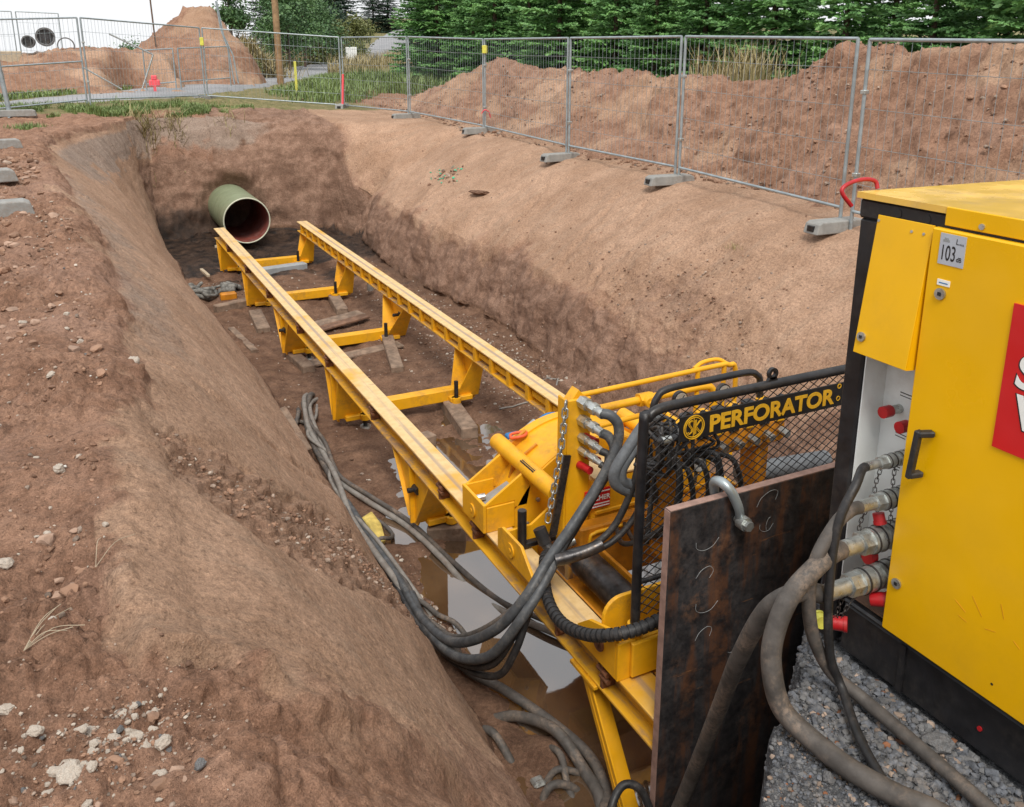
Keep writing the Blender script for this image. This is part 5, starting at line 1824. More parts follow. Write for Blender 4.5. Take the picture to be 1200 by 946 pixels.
# hoses lying on the pit floor
def fz(pts, lift=.03):
    n = len(pts)
    return [(x, y, g1(x, y) + lift + (pts_dz if 0 < i < n - 1 else -.085)) for i, (x, y, pts_dz) in enumerate(pts)]


hose(fz([(2.42, 10.5, .02), (2.30, 10.2, .05), (2.10, 9.6, .04), (2.02, 8.9, .03), (1.99, 8.2, .03), (1.96, 7.5, .03), (1.97, 6.85, .02), (2.02, 6.1, .02), (2.0, 5.6, .02), (2.08, 5.2, .02), (2.05, 4.85, .04), (2.2, 4.55, .05), (2.36, 4.18, .06), (2.44, 3.85, .06), (2.42, 3.62, .05), (2.30, 3.45, .05), (2.2, 3.3, .05)]), .033, 'dusty_rubber', 'long grey hose along the left toe curling round at the near end of the puddle')
hose(fz([(2.36, 10.6, .05), (2.18, 10.0, .09), (2.06, 9.3, .07), (2.05, 8.6, .06), (1.99, 7.9, .07), (1.93, 7.2, .05), (1.93, 6.5, .05), (1.96, 5.9, .05), (1.95, 5.4, .05)]), .028, 'light_grey_hose', 'pale hose on top of the bundle at the left toe')
hose(fz([(2.30, 10.5, .03), (2.14, 9.9, .06), (2.10, 9.2, .05), (1.99, 8.7, .05), (2.04, 8.2, .06), (1.98, 7.7, .04), (1.90, 7.1, .03), (1.95, 6.4, .03), (1.93, 5.8, .03)]), .02, 'dusty_rubber', 'thin dusty hose woven through the bundle at the left toe')
hose(fz([(2.40, 10.3, .02), (2.24, 9.7, .03), (2.0, 9.1, .08), (2.09, 8.5, .08), (1.95, 8.0, .05), (1.96, 7.3, .06), (2.0, 6.6, .05), (2.06, 5.9, .04), (2.12, 5.5, .03)]), .018, 'light_grey_hose', 'thin pale hose crossing over the bundle at the left toe')
hose(fz([(2.45, 10.4, .02), (2.22, 9.9, .04), (2.13, 9.2, .03), (2.08, 8.5, .04), (2.03, 8.0, .03), (2.16, 7.55, .02), (2.38, 6.98, .02), (2.46, 6.3, .02), (2.55, 5.8, .02), (2.66, 5.35, .045), (2.85, 4.95, .055), (3.05, 4.6, .05), (3.3, 4.2, .0)]), .026, 'light_grey_hose', 'pale hose branching off the bundle and running under the left rail')
hose(fz([(1.9, 9.9, .03), (2.08, 9.5, .03), (2.12, 8.9, .09), (2.06, 8.3, .09), (2.06, 7.95, .05), (2.22, 7.5, .05), (2.42, 6.95, .04), (2.52, 6.25, .03), (2.66, 5.6, .035), (2.84, 5.15, .055), (3.1, 4.7, .05), (3.35, 4.3, .0)]), .022, 'dusty_rubber', 'darker hose lying beside the pale hose under the left rail')
hose(fz([(1.78, 9.2, .03), (1.92, 9.45, .03), (2.05, 9.75, .04), (2.14, 10.2, .05)]), .026, 'dusty_rubber', 'short hose end sticking out of the left slope beside the bundle')
hose(fz([(1.98, 7.1, .02), (2.06, 7.2, .03), (2.18, 7.12, .03), (2.22, 6.92, .03), (2.15, 6.76, .03), (2.04, 6.72, .03), (1.96, 6.8, .02)]), .018, 'dusty_rubber', 'small loop of hose round the yellow scrap on the floor')
hose(fz([(1.96, 6.0, .02), (2.06, 5.75, .02), (2.12, 5.55, .03), (2.2, 5.35, .05), (2.3, 5.15, .10)]), .02, 'dusty_rubber', 'thin hose on the mud at the left edge of the puddle')
hose(fz([(2.05, 4.45, .03), (2.18, 4.3, .04), (2.30, 4.02, .05), (2.36, 3.75, .05), (2.34, 3.55, .05), (2.24, 3.40, .05)]), .036, 'dusty_rubber', 'thick grey hose lying inside the curl of the long hose')
hose(fz([(1.90, 4.35, .02), (1.96, 4.2, .03), (2.02, 3.98, .0)]), .026, 'dusty_rubber', 'short hose end on the mud below the near left slope')
hose(fz([(2.10, 3.83, .02), (2.2, 3.82, .03), (2.34, 3.78, .03), (2.5, 3.8, .02)]), .02, 'dusty_rubber', 'upper of two hose stubs lying inside the curl')
hose(fz([(2.01, 3.70, .0), (2.10, 3.72, .02), (2.22, 3.70, .03), (2.36, 3.66, .03)]), .024, 'dusty_rubber', 'lower of two hose stubs lying inside the curl')
hose(fz([(2.22, 4.1, .0), (2.26, 3.9, .01), (2.22, 3.72, .01), (2.2, 3.5, .01)]), .022, 'dusty_rubber', 'muddy hose running lengthwise under the curl')
hose([(2.02, 3.02, -2.3), (2.08, 3.08, -1.98), (2.2, 3.14, -1.86), (2.3, 3.1, -1.90), (2.34, 3.02, -2.1), (2.34, 2.98, -2.35)], .022, 'black_rubber', 'black hose arching up at the foot of the steel plate')

# ------------------------------------------------------------------ stones
def scatter(name, pts, sizes, mats, seed, nvar=6, label=None, flat=.65, sink=.25, matidx=None, sub=1):
    """many small stones as one object (kind stuff)"""
    rng = np.random.default_rng(seed)
    var = [stone_mesh('tmp', seed * 31 + k, mats[0], sub, flat) for k in range(nvar)]
    for me, _, _ in var: bpy.data.meshes.remove(me)
    pts = np.asarray(pts, np.float32); n = len(pts)
    V = []; F = []; FM = []
    off = 0
    which = rng.integers(0, nvar, n)
    for k in range(nvar):
        sel = np.where(which == k)[0]
        if not len(sel): continue
        bv, bf = var[k][1], var[k][2]
        a = rng.uniform(0, 2 * PI, len(sel)); tl = rng.uniform(-.5, .5, len(sel))
        ca_, sa_ = np.cos(a), np.sin(a); ct, st = np.cos(tl), np.sin(tl)
        x, y, z = bv[:, 0][None], bv[:, 1][None], bv[:, 2][None]
        y2 = y * ct[:, None] - z * st[:, None]; z2 = y * st[:, None] + z * ct[:, None]
        x3 = x * ca_[:, None] - y2 * sa_[:, None]; y3 = x * sa_[:, None] + y2 * ca_[:, None]
        s_ = sizes[sel][:, None] * .5
        W = np.stack([x3 * s_, y3 * s_, z2 * s_], -1) + pts[sel][:, None, :] + np.array([0, 0, 1.0]) * (s_ * (.5 - sink))[..., None]
        m = len(bv)
        V.append(W.reshape(-1, 3))
        F.append((bf[None] + (np.arange(len(sel)) * m)[:, None, None] + off).reshape(-1, 3))
        mi = (rng.integers(0, len(mats), len(sel)) if matidx is None else matidx[sel])
        FM.append(np.repeat(mi, len(bf)))
        off += len(sel) * m
    o = np_mesh(name, np.concatenate(V), np.concatenate(F), mats, False, fm=np.concatenate(FM))
    tag(o, label, None, None, 'stuff')
    return o


def ground_pts(l, s): return np.stack([l, s, gz(l, s)], -1)


rg_ = np.random.default_rng(21)


def rnd_size(n, lo, hi, p=2.5): return lo + (hi - lo) * rg_.random(n) ** p


# gravel of the platform
n = 46000
s_ = rg_.uniform(.7, 2.85, n); l_ = 1.1 + rg_.random(n) ** .8 * 1.5
ok = (s_ < sN(l_) + .03) & (l_ < 2.62)
l_, s_ = l_[ok], s_[ok]
fine = sst(2.05, 2.35, l_)
sz = rnd_size(len(l_), .006, .040, 4.2) * (.75 + .40 * fine)
mi = rg_.choice(4, len(l_), p=[.55, .37, .06, .02])
scatter('gravel', ground_pts(l_, s_), sz, ['grit', 'stone_grey', 'grit_mixed', 'rusty_steel'], 1, matidx=mi, sink=.10, label='grey crushed gravel under the power pack')
# rough grit and clods on the near left bank
n = 16000
s_ = 1.2 + rg_.random(n) ** 1.5 * 9; l_ = rg_.uniform(-1.9, .60, n)
k_ = pn(l_ * 1.4, s_ * 1.2, 3) + .25 * pn(l_ * 5, s_ * 5, 1)
ok = (k_ > .0) & (poly_sd(l_, s_, SMOOTH) < 0) & ((l_ < eL(s_) + .03) | (s_ < 2.6))
l_, s_ = l_[ok], s_[ok]
sz = rnd_size(len(l_), .005, .042, 4) * (.7 + .06 * s_)
mi = rg_.choice(4, len(l_), p=[.55, .27, .13, .05])
scatter('soil_clods', ground_pts(l_, s_), sz, ['clod', 'clod_dark', 'grit_mixed', 'stone_pale'], 2, matidx=mi, label='loose clods and grit on the left bank')
# bigger crumbled clods lying in patches on the loose soil
n = 5200
s_ = 1.5 + rg_.random(n) ** 1.2 * 13; l_ = rg_.uniform(-2.0, .25, n)
k_ = pn(l_ * 1.1 + 4, s_ * .9, 5) + .5 * pn(l_ * 3.5, s_ * 3.5, 2)
ok = (k_ > .08) & (l_ < eL(s_) + .04) & (poly_sd(l_, s_, SMOOTH) < -.03)
l_, s_ = l_[ok], s_[ok]
mi = rg_.choice(4, len(l_), p=[.52, .30, .12, .06])
scatter('earth_clods', ground_pts(l_, s_), rnd_size(len(l_), .018, .115, 3.0) * (.55 + .05 * s_), ['clod', 'clod_pale', 'clod_dark', 'grit_mixed'], 11, matidx=mi, label='crumbled clods lying in patches on the left bank', sink=.22, sub=2)
n = 420
s_ = 2 + rg_.random(n) ** 1.2 * 11; l_ = rg_.uniform(-1.2, .1, n) + 0 * s_
ok = (l_ < eL(s_)) & (pn(l_ * 1.5, s_ * 1.0, 8) > -.05)
scatter('pale_chips', ground_pts(l_[ok], s_[ok]), rnd_size(ok.sum(), .008, .035, 2.5) * (.6 + .05 * s_[ok]), ['stone_white', 'stone_pale'], 12, label='small white chips strewn over the left bank', sink=.15)
# the scar in the near slope
n = 1000
t_ = rg_.random(n); l_ = .2 + 1.7 * t_; s_ = np.interp(l_, [.2, .5, .8, 1.4, 1.95], [4.0, 3.85, 3.95, 4.75, 5.05]) + rg_.normal(0, .16, n)
ok = poly_sd(l_, s_, SCAR) > -.03 * rg_.random(n)
l_, s_ = l_[ok], s_[ok]; n = len(l_)
mi = rg_.choice(4, n, p=[.50, .24, .24, .02])
scatter('slope_grit', ground_pts(l_, s_), rnd_size(n, .005, .035, 3), ['clod', 'clod_dark', 'grit_mixed', 'stone_pale'], 3, matidx=mi, label='crumbled soil in the scar of the left slope')
# pebbly patches on the pit floor
l_ = np.concatenate([rg_.uniform(4.3, 5.45, 900), rg_.normal(4.9, .35, 1300), rg_.uniform(1.95, 5.3, 900), rg_.normal(2.2, .12, 260)])
s_ = np.concatenate([rg_.uniform(7.5, 15, 900), rg_.normal(10.6, .8, 1300), rg_.uniform(6, 17, 900), rg_.normal(5.7, .35, 260)])
mi = rg_.choice(3, len(l_), p=[.45, .25, .30])
scatter('pit_gravel', ground_pts(l_, s_), rnd_size(len(l_), .012, .06, 3.5), ['clod_dark', 'grit_mixed', 'stone_pale'], 4, matidx=mi, label='pebbles and mud lumps on the pit floor')
# rubble along the foot of the mound and scattered on the right bank
n = 1500
s_ = rg_.uniform(4, 26, n); l_ = 8.35 + np.abs(rg_.normal(0, .35, n)) + .35 * np.sin(s_ * .9) * .3
l2 = rg_.uniform(5.9, 8.2, 500); s2 = 4 + rg_.random(500) ** 1.4 * 16
l_ = np.concatenate([l_, l2]); s_ = np.concatenate([s_, s2])
sz = np.concatenate([rnd_size(n, .02, .13, 2.6), rnd_size(500, .01, .05, 3)])
mi = rg_.choice(3, len(l_), p=[.7, .1, .2])
scatter('rubble', ground_pts(l_, s_), sz, ['clod', 'clod_dark', 'grit_mixed'], 5, matidx=mi, label='clods along the foot of the spoil mound')
# lumps on the mound
mp = MOUND.reshape(-1, 3)
pick = rg_.choice(len(mp), 24000, replace=True)
q_ = mp[pick]; q_ = q_[q_[:, 0] < 11.2]
dens = pn(q_[:, 0] * .8, q_[:, 1] * .8, q_[:, 2] * .8) + .6 * pn(q_[:, 0] * 2.6, q_[:, 1] * 2.6, 3) + rg_.normal(0, .18, len(q_)) > .10
q_ = q_[dens]
mi = rg_.choice(3, len(q_), p=[.60, .05, .35])
q_ = q_ + rg_.normal(0, .03, q_.shape) * np.array([1, 1, 0])
scatter('mound_clods', q_, rnd_size(len(q_), .016, .10, 5), ['clod', 'clod_dark', 'grit_mixed'], 6, matidx=mi, label='lumps of soil on the spoil mound')
n = 900
l_ = rg_.normal(6.2, .45, n); s_ = rg_.normal(8.0, 1.2, n)
mi = rg_.choice(3, n, p=[.55, .2, .25])
scatter('slope_pebbles', ground_pts(l_, s_), rnd_size(n, .01, .05, 3), ['clod', 'clod_dark', 'grit_mixed'], 8, matidx=mi, label='grit on the bulge of the right slope near the power pack')
n = 1500
l_ = np.concatenate([rg_.normal(-.10, .13, 1100), rg_.normal(.05, .16, 400)]); s_ = np.concatenate([rg_.normal(1.97, .16, 1100), rg_.normal(1.95, .2, 400)])
mi = rg_.choice(3, n, p=[.5, .3, .2])
scatter('bank_pebbles', ground_pts(l_, s_), rnd_size(n, .004, .017, 2.4), ['clod', 'grit_mixed', 'stone_pale'], 9, matidx=mi, label='fine pebbles round the pale stones on the near left bank', sink=.12)
# green glass shards on the right slope
n = 60
l_ = rg_.normal(6.75, .12, n); s_ = rg_.normal(16.6, .35, n)
mi = rg_.choice(3, n, p=[.35, .35, .3])
scatter('glass_shards', ground_pts(l_, s_), rnd_size(n, .03, .10, 2), ['green_glass', 'clod_dark', 'grit_mixed'], 7, matidx=mi, label='green shards strewn on the right slope below the fence')

# pale stones one can pick apart on the left bank
smesh = [stone_mesh('stone', 100 + k, 'stone_pale', 3, .68)[0] for k in range(5)] + [stone_mesh('stone', 120 + k, 'stone_grey', 3, .62)[0] for k in range(2)]
for me in smesh:
    me.polygons.foreach_set('use_smooth', [False] * len(me.polygons))


def stone(x, y, d, k, label, group=None, sink=.18):
    o = bpy.data.objects.new('stone', smesh[k]); C.objects.link(o)
    o.scale = (d / 2,) * 3
    o.location = (x, y, g1(x, y) + d * (.30 - sink))
    o.rotation_euler = (random.uniform(-.3, .3), random.uniform(-.3, .3), random.uniform(0, 6.28))
    return tag(o, label, 'stone', group)


big = [(-.155, 1.86, .070, 0, 'largest pale stone in the bottom left corner of the bank'), (.03, 1.90, .046, 1, 'pale rounded stone right of the cluster on the near left bank'),
       (-.17, 3.47, .055, 2, 'single pale stone lying alone on the rough left bank'), (-.34, 2.98, .06, 3, 'pale stone at the left edge of the picture, upper one'),
       (-.31, 2.26, .055, 1, 'pale stone at the left edge of the picture, lower one'), (.10, 1.79, .040, 6, 'blue grey stone low on the near bank, towards the slope'),
       (.16, 4.75, .12, 4, 'grey flat stone sticking out of the shoulder of the left slope'), (2.50, 1.66, .125, 5, 'largest grey stone on the gravel beside the black skid'),
       (2.06, 1.73, .06, 6, 'square grey stone on the gravel inside the hose sweep'), (2.34, 1.98, .045, 5, 'grey stone on the gravel beside the thin black hose'),
       (-.24, 2.1, .042, 4, 'pale stone of the small left group on the near bank')]
for b_ in big: stone(*b_, sink=.0 if b_[0] > 1.5 else .14)
rs = random.Random(9)
cl = [(-.06, 2.05, .08, .06, 34), (-.17, 1.86, .11, .07, 44), (.09, 1.80, .08, .10, 16), (-.22, 2.1, .06, .05, 8), (-.18, 3.08, .06, .06, 6), (-.1, 2.4, .3, .4, 12),
      (-.25, 4.6, .25, .5, 20), (.0, 5.6, .14, .7, 22), (.05, 6.8, .16, .8, 16), (.25, 1.9, .12, .25, 8)]
LBL = ['small pale stone in the cluster on the near left bank, above the largest stone', 'small pale stone in the bottom left corner group beside the largest stone', 'small pale stone right of the near cluster, towards the slope', 'small pale stone of the group at the lower left edge', 'small pale stone near the dry stalks at the left edge', 'small pale stone strewn on the middle of the near left bank', 'small pale stone on the rough soil halfway along the left bank', 'small pale stone where the left slope begins, behind the scar', 'small pale stone far along the shoulder of the left slope', 'small pale stone in the rut low on the near bank']
for qi, (cx_, cy_, sx_, sy_, n_) in enumerate(cl):
    for _ in range(n_):
        x = rs.gauss(cx_, sx_); y = rs.gauss(cy_, sy_)
        if x > eL(y) + .05: continue
        stone(x, y, (.011 + .036 * rs.random() ** 2.4) * (.75 + .07 * y), rs.choice([0, 1, 2, 3, 4, 4, 6]), LBL[qi], 'pale stones on the left bank', sink=.08)

# dark clod on the right slope
cm = stone_mesh('clod', 300, 'clod_dark', 3, .5)[0]
o = bpy.data.objects.new('clod', cm); C.objects.link(o); o.location = (6.62, 14.6, g1(6.62, 14.6) + .03); o.scale = (.12, .26, .09); o.rotation_euler = (0, .25, .5)
tag(o, 'dark lump of earth on the smooth right slope', 'clod')

# dry stalks on the near left
for (x, y, a0, nn, lb) in ((-.27, 2.44, .4, 6, 'spray of dry stalks on the near left bank'), (-.08, 2.85, 1.2, 2, 'single bent dry stalk on the rough soil of the left bank')):
    b = MB()
    for k in range(nn):
        a = a0 + rs.uniform(-.6, .6); L = rs.uniform(.10, .2)
        z = g1(x, y) + .015
        b.tube(smooth_path([(x, y, z), (x + .5 * L * math.cos(a), y + .5 * L * math.sin(a), z + .03 + .02 * rs.random()), (x + L * math.cos(a), y + L * math.sin(a), z + .02 + .03 * rs.random())], 4), .0011, 4)
    tag(b.build('dry_stalk', 'pale_stick', loc=(x, y, g1(x, y))), lb, 'dry grass')

# ------------------------------------------------------------------ trees and grass
def leaf_quads(P, size, rng, droop=.0, aspect=.45):
    """one small four-sided leaf per point, random orientation"""
    n = len(P)
    d = rng.normal(size=(n, 3)); d[:, 2] = d[:, 2] * .6 - droop
    d /= np.linalg.norm(d, axis=1, keepdims=True)
    r = rng.normal(size=(n, 3)); x = np.cross(d, r); x /= np.linalg.norm(x, axis=1, keepdims=True)
    L = size[:, None]
    V = np.stack([P - d * L * .5, P + x * L * aspect * .5, P + d * L * .5, P - x * L * aspect * .5], 1).reshape(-1, 3)
    F = np.arange(n * 4).reshape(-1, 4)
    return V, F


def spruce(seed, H, Rb, dens=1.0):
    """branch sprays of a young spruce, base at the origin"""
    rng = np.random.default_rng(seed)
    V = []; F = []; off = 0
    z = .25
    while z < H - .15:
        f = 1 - z / H
        nb = int(rng.integers(6, 9))
        a0 = rng.uniform(0, 6.28)
        for k in range(nb):
            az = a0 + 2 * PI * k / nb + rng.normal(0, .18)
            L = Rb * (f ** .72) * rng.uniform(.70, 1.12) + .12
            zz = z + rng.normal(0, .07)
            n = max(5, int(L / .055 * dens))
            t = (np.arange(n) + .5) / n
            r = t * L
            h = zz + r * (-.10 + .10 * (1 - f)) + .16 * (t ** 2) * L * (.3 + .9 * (1 - f)) - .05 * L
            bx, by = np.cos(az), np.sin(az)
            P = np.stack([bx * r, by * r, h], -1)
            dirb = np.array([bx, by, .05]); side = np.array([-by, bx, 0.0])
            for sg in (-1, 1):
                tw = L * .42 * (1 - t) ** .7 * np.minimum(1, t * 4 + .2) * rng.uniform(.6, 1.2, n) + .05
                dd = dirb[None] * .75 + side[None] * sg * .85 + rng.normal(0, .16, (n, 3)) + np.array([0, 0, -.10])
                dd /= np.linalg.norm(dd, axis=1, keepdims=True)
                for seg in range(3):
                    a = P + dd * tw[:, None] * (seg / 3.0)
                    b = P + dd * tw[:, None] * ((seg + 1.25) / 3.0) + np.array([0, 0, -.012])
                    up = rng.normal(0, .75, (n, 3)) + np.array([0, 0, 1.0])
                    x = np.cross(dd, up); x /= np.linalg.norm(x, axis=1, keepdims=True)
                    w = (.030 + .018 * rng.random(n))[:, None]
                    m = (a + b) / 2
                    V.append(np.stack([a, m + x * w, b, m - x * w], 1).reshape(-1, 3))
                    F.append(np.arange(n * 4).reshape(-1, 4) + off); off += n * 4
            # the leading shoot
        z += rng.uniform(.20, .30) * (1 if f > .3 else .8)
    return np.concatenate(V), np.concatenate(F)


def trunk_mesh(H, r):
    b = MB().cyl((0, 0, -.3), (0, 0, H * .6), r, r * .55, n=8).cyl((0, 0, H * .6), (0, 0, H), r * .55, .008, n=6)
    return b


def make_tree_proto(name, H, V, F, mat, tr):
    crown = np_mesh('crown', V, F, mat)
    trunk = trunk_mesh(H, tr).build('trunk', 'bark')
    C.objects.unlink(crown); C.objects.unlink(trunk)
    return crown, trunk


def place_tree(name, proto, x, y, z, rot, sc, label, cat, group):
    t = thing(name, label, cat, (x, y, z), group, (0, 0, rot))
    t.scale = (sc, sc, sc)
    for p in proto:
        o = p.copy(); C.objects.link(o); o.parent = t
    return t


SPR = []
for k, (H, Rb) in enumerate(((7.6, 1.75), (8.4, 1.9), (6.9, 1.65), (7.9, 1.55))):
    V, F = spruce(40 + k, H, Rb)
    SPR.append(make_tree_proto('spruce', H, V, F, 'spruce_needles', .10))
ordn = ['first', 'second', 'third', 'fourth', 'fifth', 'sixth', 'seventh', 'eighth', 'ninth', 'tenth', 'eleventh', 'twelfth', 'thirteenth', 'fourteenth', 'fifteenth', 'sixteenth', 'seventeenth', 'eighteenth']
rt = random.Random(4)
front = [34.5 - 2.05 * k for k in range(15)]
for i, y in enumerate(front):
    x = 13.0 + .075 * (34.5 - y) + rt.uniform(-.25, .25)
    y += rt.uniform(-.35, .35)
    place_tree('spruce_tree', SPR[i % 4], x, y, float(topz(np.array([x]), np.array([y]))[0]) - .1, rt.uniform(0, 6.28), rt.uniform(.78, 1.0), f'young green spruce, {ordn[i]} from the left in the front row behind the mound', 'tree', 'spruces behind the spoil mound')
for i, y in enumerate([36 - 2.3 * k for k in range(14)]):
    x = 15.6 + .075 * (34.5 - y) + rt.uniform(-.4, .4)
    y += rt.uniform(-.5, .5)
    place_tree('spruce_tree', SPR[(i + 2) % 4], x, y, float(topz(np.array([x]), np.array([y]))[0]) - .1, rt.uniform(0, 6.28), rt.uniform(.9, 1.12) if i not in (7, 8) else .74, f'taller spruce, {ordn[i]} from the left in the second row behind the mound', 'tree', 'spruces behind the spoil mound')
for i, y in enumerate([39 - 3.0 * k for k in range(13)]):
    x = 19 + .08 * (34.5 - y) + rt.uniform(-.6, .6)
    place_tree('spruce_tree', SPR[(i + 1) % 4], x, y, .3, rt.uniform(0, 6.28), rt.uniform(1.05, 1.3) if i not in (6, 7) else .8, f'dark spruce, {ordn[i]} from the left in the third row behind the mound', 'tree', 'spruces behind the spoil mound')

# dark forest beyond the road
FOR = []
for k, (H, Rb) in enumerate(((13, 3.0), (15, 3.2))):
    V, F = spruce(60 + k, H, Rb, .55)
    V = np.asarray(V)
    FOR.append(make_tree_proto('spruce', H, V, F, 'forest_dark', .18))
fi = 0
for row, (n_, s0, l0, l1) in enumerate(((9, 82, 24, 44), (8, 96, 33, 60), (7, 112, 44, 84), (8, 150, 36, 62))):
    for k in range(n_):
        x = l0 + (l1 - l0) * k / (n_ - 1) + rt.uniform(-1, 1); y = s0 + rt.uniform(-4, 4) - (x - l0) * .35
        if abs(x - ti(y, [42, 62, 78, 98, 125], [8, 17.6, 24.7, 32.8, 43.4])) < 3.2: x -= 6.5
        z = float(topz(np.array([x]), np.array([y]))[0])
        place_tree('forest_spruce', FOR[fi % 2], x, y, z - .3, rt.uniform(0, 6.28), rt.uniform(.8, 1.15), f'dark forest spruce beyond the road, {ordn[k]} from the left in row {("one", "two", "three", "four")[row]}', 'tree', 'dark forest spruces beyond the road')
        fi += 1


def bush(seed, H, Rx, n, size, trunk=.09):
    rng = np.random.default_rng(seed)
    cs = []
    for k in range(16):
        a = rng.uniform(0, 6.28); q = rng.random() ** .6
        cs.append((q * Rx * .68 * math.cos(a), q * Rx * .68 * math.sin(a), H * (.18 + .70 * rng.random()) * (1 - .22 * q), Rx * rng.uniform(.26, .46)))
    P = []
    for (x, y, z, r) in cs:
        d = rng.normal(size=(n // 16, 3)); d /= np.linalg.norm(d, axis=1, keepdims=True)
        rr = r * rng.random((n // 16, 1)) ** .40 * (1 + .25 * rng.normal(size=(n // 16, 1)))
        P.append(np.array([x, y, z]) + d * rr)
    P = np.concatenate(P); P = P[P[:, 2] > .05]
    V, F = leaf_quads(P, rng.uniform(.6, 1.3, len(P)) * size, rng, .2, .6)
    return V, F, cs


def bush_tree(name, x, y, H, Rx, mat, label, seed, n=9000, size=.13, cat='tree'):
    z = float(topz(np.array([x]), np.array([y]))[0]) - .15
    V, F, cs = bush(seed, H, Rx, n, size)
    t = thing(name, label, cat, (x, y, z), 'bushes and trees along the road')
    np_mesh('crown', V, F, mat, parent=t)
    b = MB().cyl((0, 0, -.2), (0, 0, H * .55), .09, .05, n=7)
    for c_ in cs[:7]:
        b.tube([(0, 0, H * .2), (c_[0] * .5, c_[1] * .5, c_[2] * .75), (c_[0], c_[1], c_[2])], .03, 5)
    o = b.build('trunk', 'bark'); o.parent = t
    return t


bush_tree('broadleaf_tree', 7.5, 44.6, 6.2, 1.05, 'broad_leaves', 'slim dark leafy tree right of the tall earth cone', 1, 6000, .15)
bush_tree('broadleaf_tree', 11.7, 51.5, 6.3, 2.3, 'broad_leaves', 'round dark green leafy tree directly behind the wooden pole', 2, 11000, .16)
bush_tree('broadleaf_tree', 13.9, 57.0, 6.6, 2.7, 'broad_leaves', 'leafy green tree on the roadside, right of the wooden pole', 3, 10000, .17)
bush_tree('shrub', 16.9, 63.0, 3.6, 2.2, 'yellow_leaves', 'yellow green shrub where the road climbs', 4, 8000, .16, 'bush')
bush_tree('broadleaf_tree', 17.2, 68.0, 6.0, 2.7, 'broad_leaves', 'tall leafy tree behind the yellow green shrub', 5, 9000, .2)
bush_tree('shrub', 22.6, 78.0, 4.4, 2.8, 'yellow_leaves', 'far yellow green shrub before the dark forest', 6, 8000, .2, 'bush')
bush_tree('broadleaf_tree', 22.5, 88.0, 8.5, 3.4, 'broad_leaves', 'far leafy tree beside the dark forest', 7, 9000, .24)
bush_tree('broadleaf_tree', 17.6, 66.0, 7.6, 2.6, 'forest_dark', 'dark tree far behind the wooden pole', 8, 9000, .22)
bush_tree('shrub', 7.4, 41.8, 1.25, .9, 'yellow_leaves', 'low yellow shrub at the foot of the earth cone', 9, 3500, .09, 'bush')
bush_tree('shrub', 9.6, 120, 2.9, 3.4, 'broad_leaves', 'far low bush on the left horizon behind the earth cone', 10, 4000, .3, 'bush')
bush_tree('shrub', 3.9, 118, 2.7, 1.4, 'broad_leaves', 'far round bush on the left horizon beside the low bank', 12, 3000, .3, 'bush')


def grass(name, l, s, h, mat, seed, w=.010, label=None, lean=.35, zfun=None, tagit=True):
    rng = np.random.default_rng(seed)
    n = len(l)
    z = (gz(l, s) if zfun is None else zfun(l, s)) - .02
    B = np.stack([l, s, z], -1)
    a = rng.uniform(0, 2 * PI, n); ln = rng.normal(0, lean, n)
    d = np.stack([np.cos(a) * ln, np.sin(a) * ln, np.ones(n)], -1)
    x = np.stack([-np.sin(a), np.cos(a), np.zeros(n)], -1) * (w * rng.uniform(.7, 1.4, n))[:, None]
    H = h[:, None]
    m = B + d * H * .55
    tip = B + d * H + np.stack([np.cos(a), np.sin(a), -.35 * np.ones(n)], -1) * H * .28
    V = np.stack([B - x, B + x, m + x * .75, m - x * .75, tip, tip], 1)
    V = V[:, :5].reshape(-1, 3)
    k = np.arange(n)[:, None] * 5
    F = np.concatenate([k + np.array([[0, 1, 2]]), k + np.array([[0, 2, 3]]), k + np.array([[3, 2, 4]])], 0)
    o = np_mesh(name, V, F, mat)
    if tagit: tag(o, label, None, None, 'stuff')
    return o


def clumped(l, s, sc, thr, seed):
    k = pn(l * sc + seed, s * sc, seed) + .5 * pn(l * sc * 3, s * sc * 3, seed + 1)
    return k > thr


rg2 = np.random.default_rng(33)
# edge of the pit above the end wall
n = 26000
l_ = rg2.uniform(-4.5, 4.3, n); s_ = 22.25 + np.abs(rg2.normal(0, 1.0, n)) + .5 * sst(2.6, 4.4, l_)
ok = clumped(l_, s_, .9, -.02, 3) & (s_ < 25)
l_, s_ = l_[ok], s_[ok]
hh = rg2.uniform(.06, .17, len(l_)) * (1 + 1.2 * sst(-.1, .4, pn(l_ * 1.2, s_ * 1.2, 8)) * sst(-.2, .6, l_) * sst(3.6, 2.6, l_))
grass('grass', l_, s_, hh, 'grass_green', 1, .009, 'green grass along the top edge of the end wall')
# roots and dry tufts hanging over the edge
n = 330
c_ = rg2.choice(3, n, p=[.55, .3, .15]); l_ = np.array([1.66, 2.25, 3.5])[c_] + rg2.normal(0, .12, n); s_ = 22.0 + rg2.normal(0, .14, n)
grass('dry_grass', l_, s_, rg2.uniform(.15, .45, n), 'grass_dry', 2, .008, 'dry grass tufts hanging over the end wall', lean=1.0)
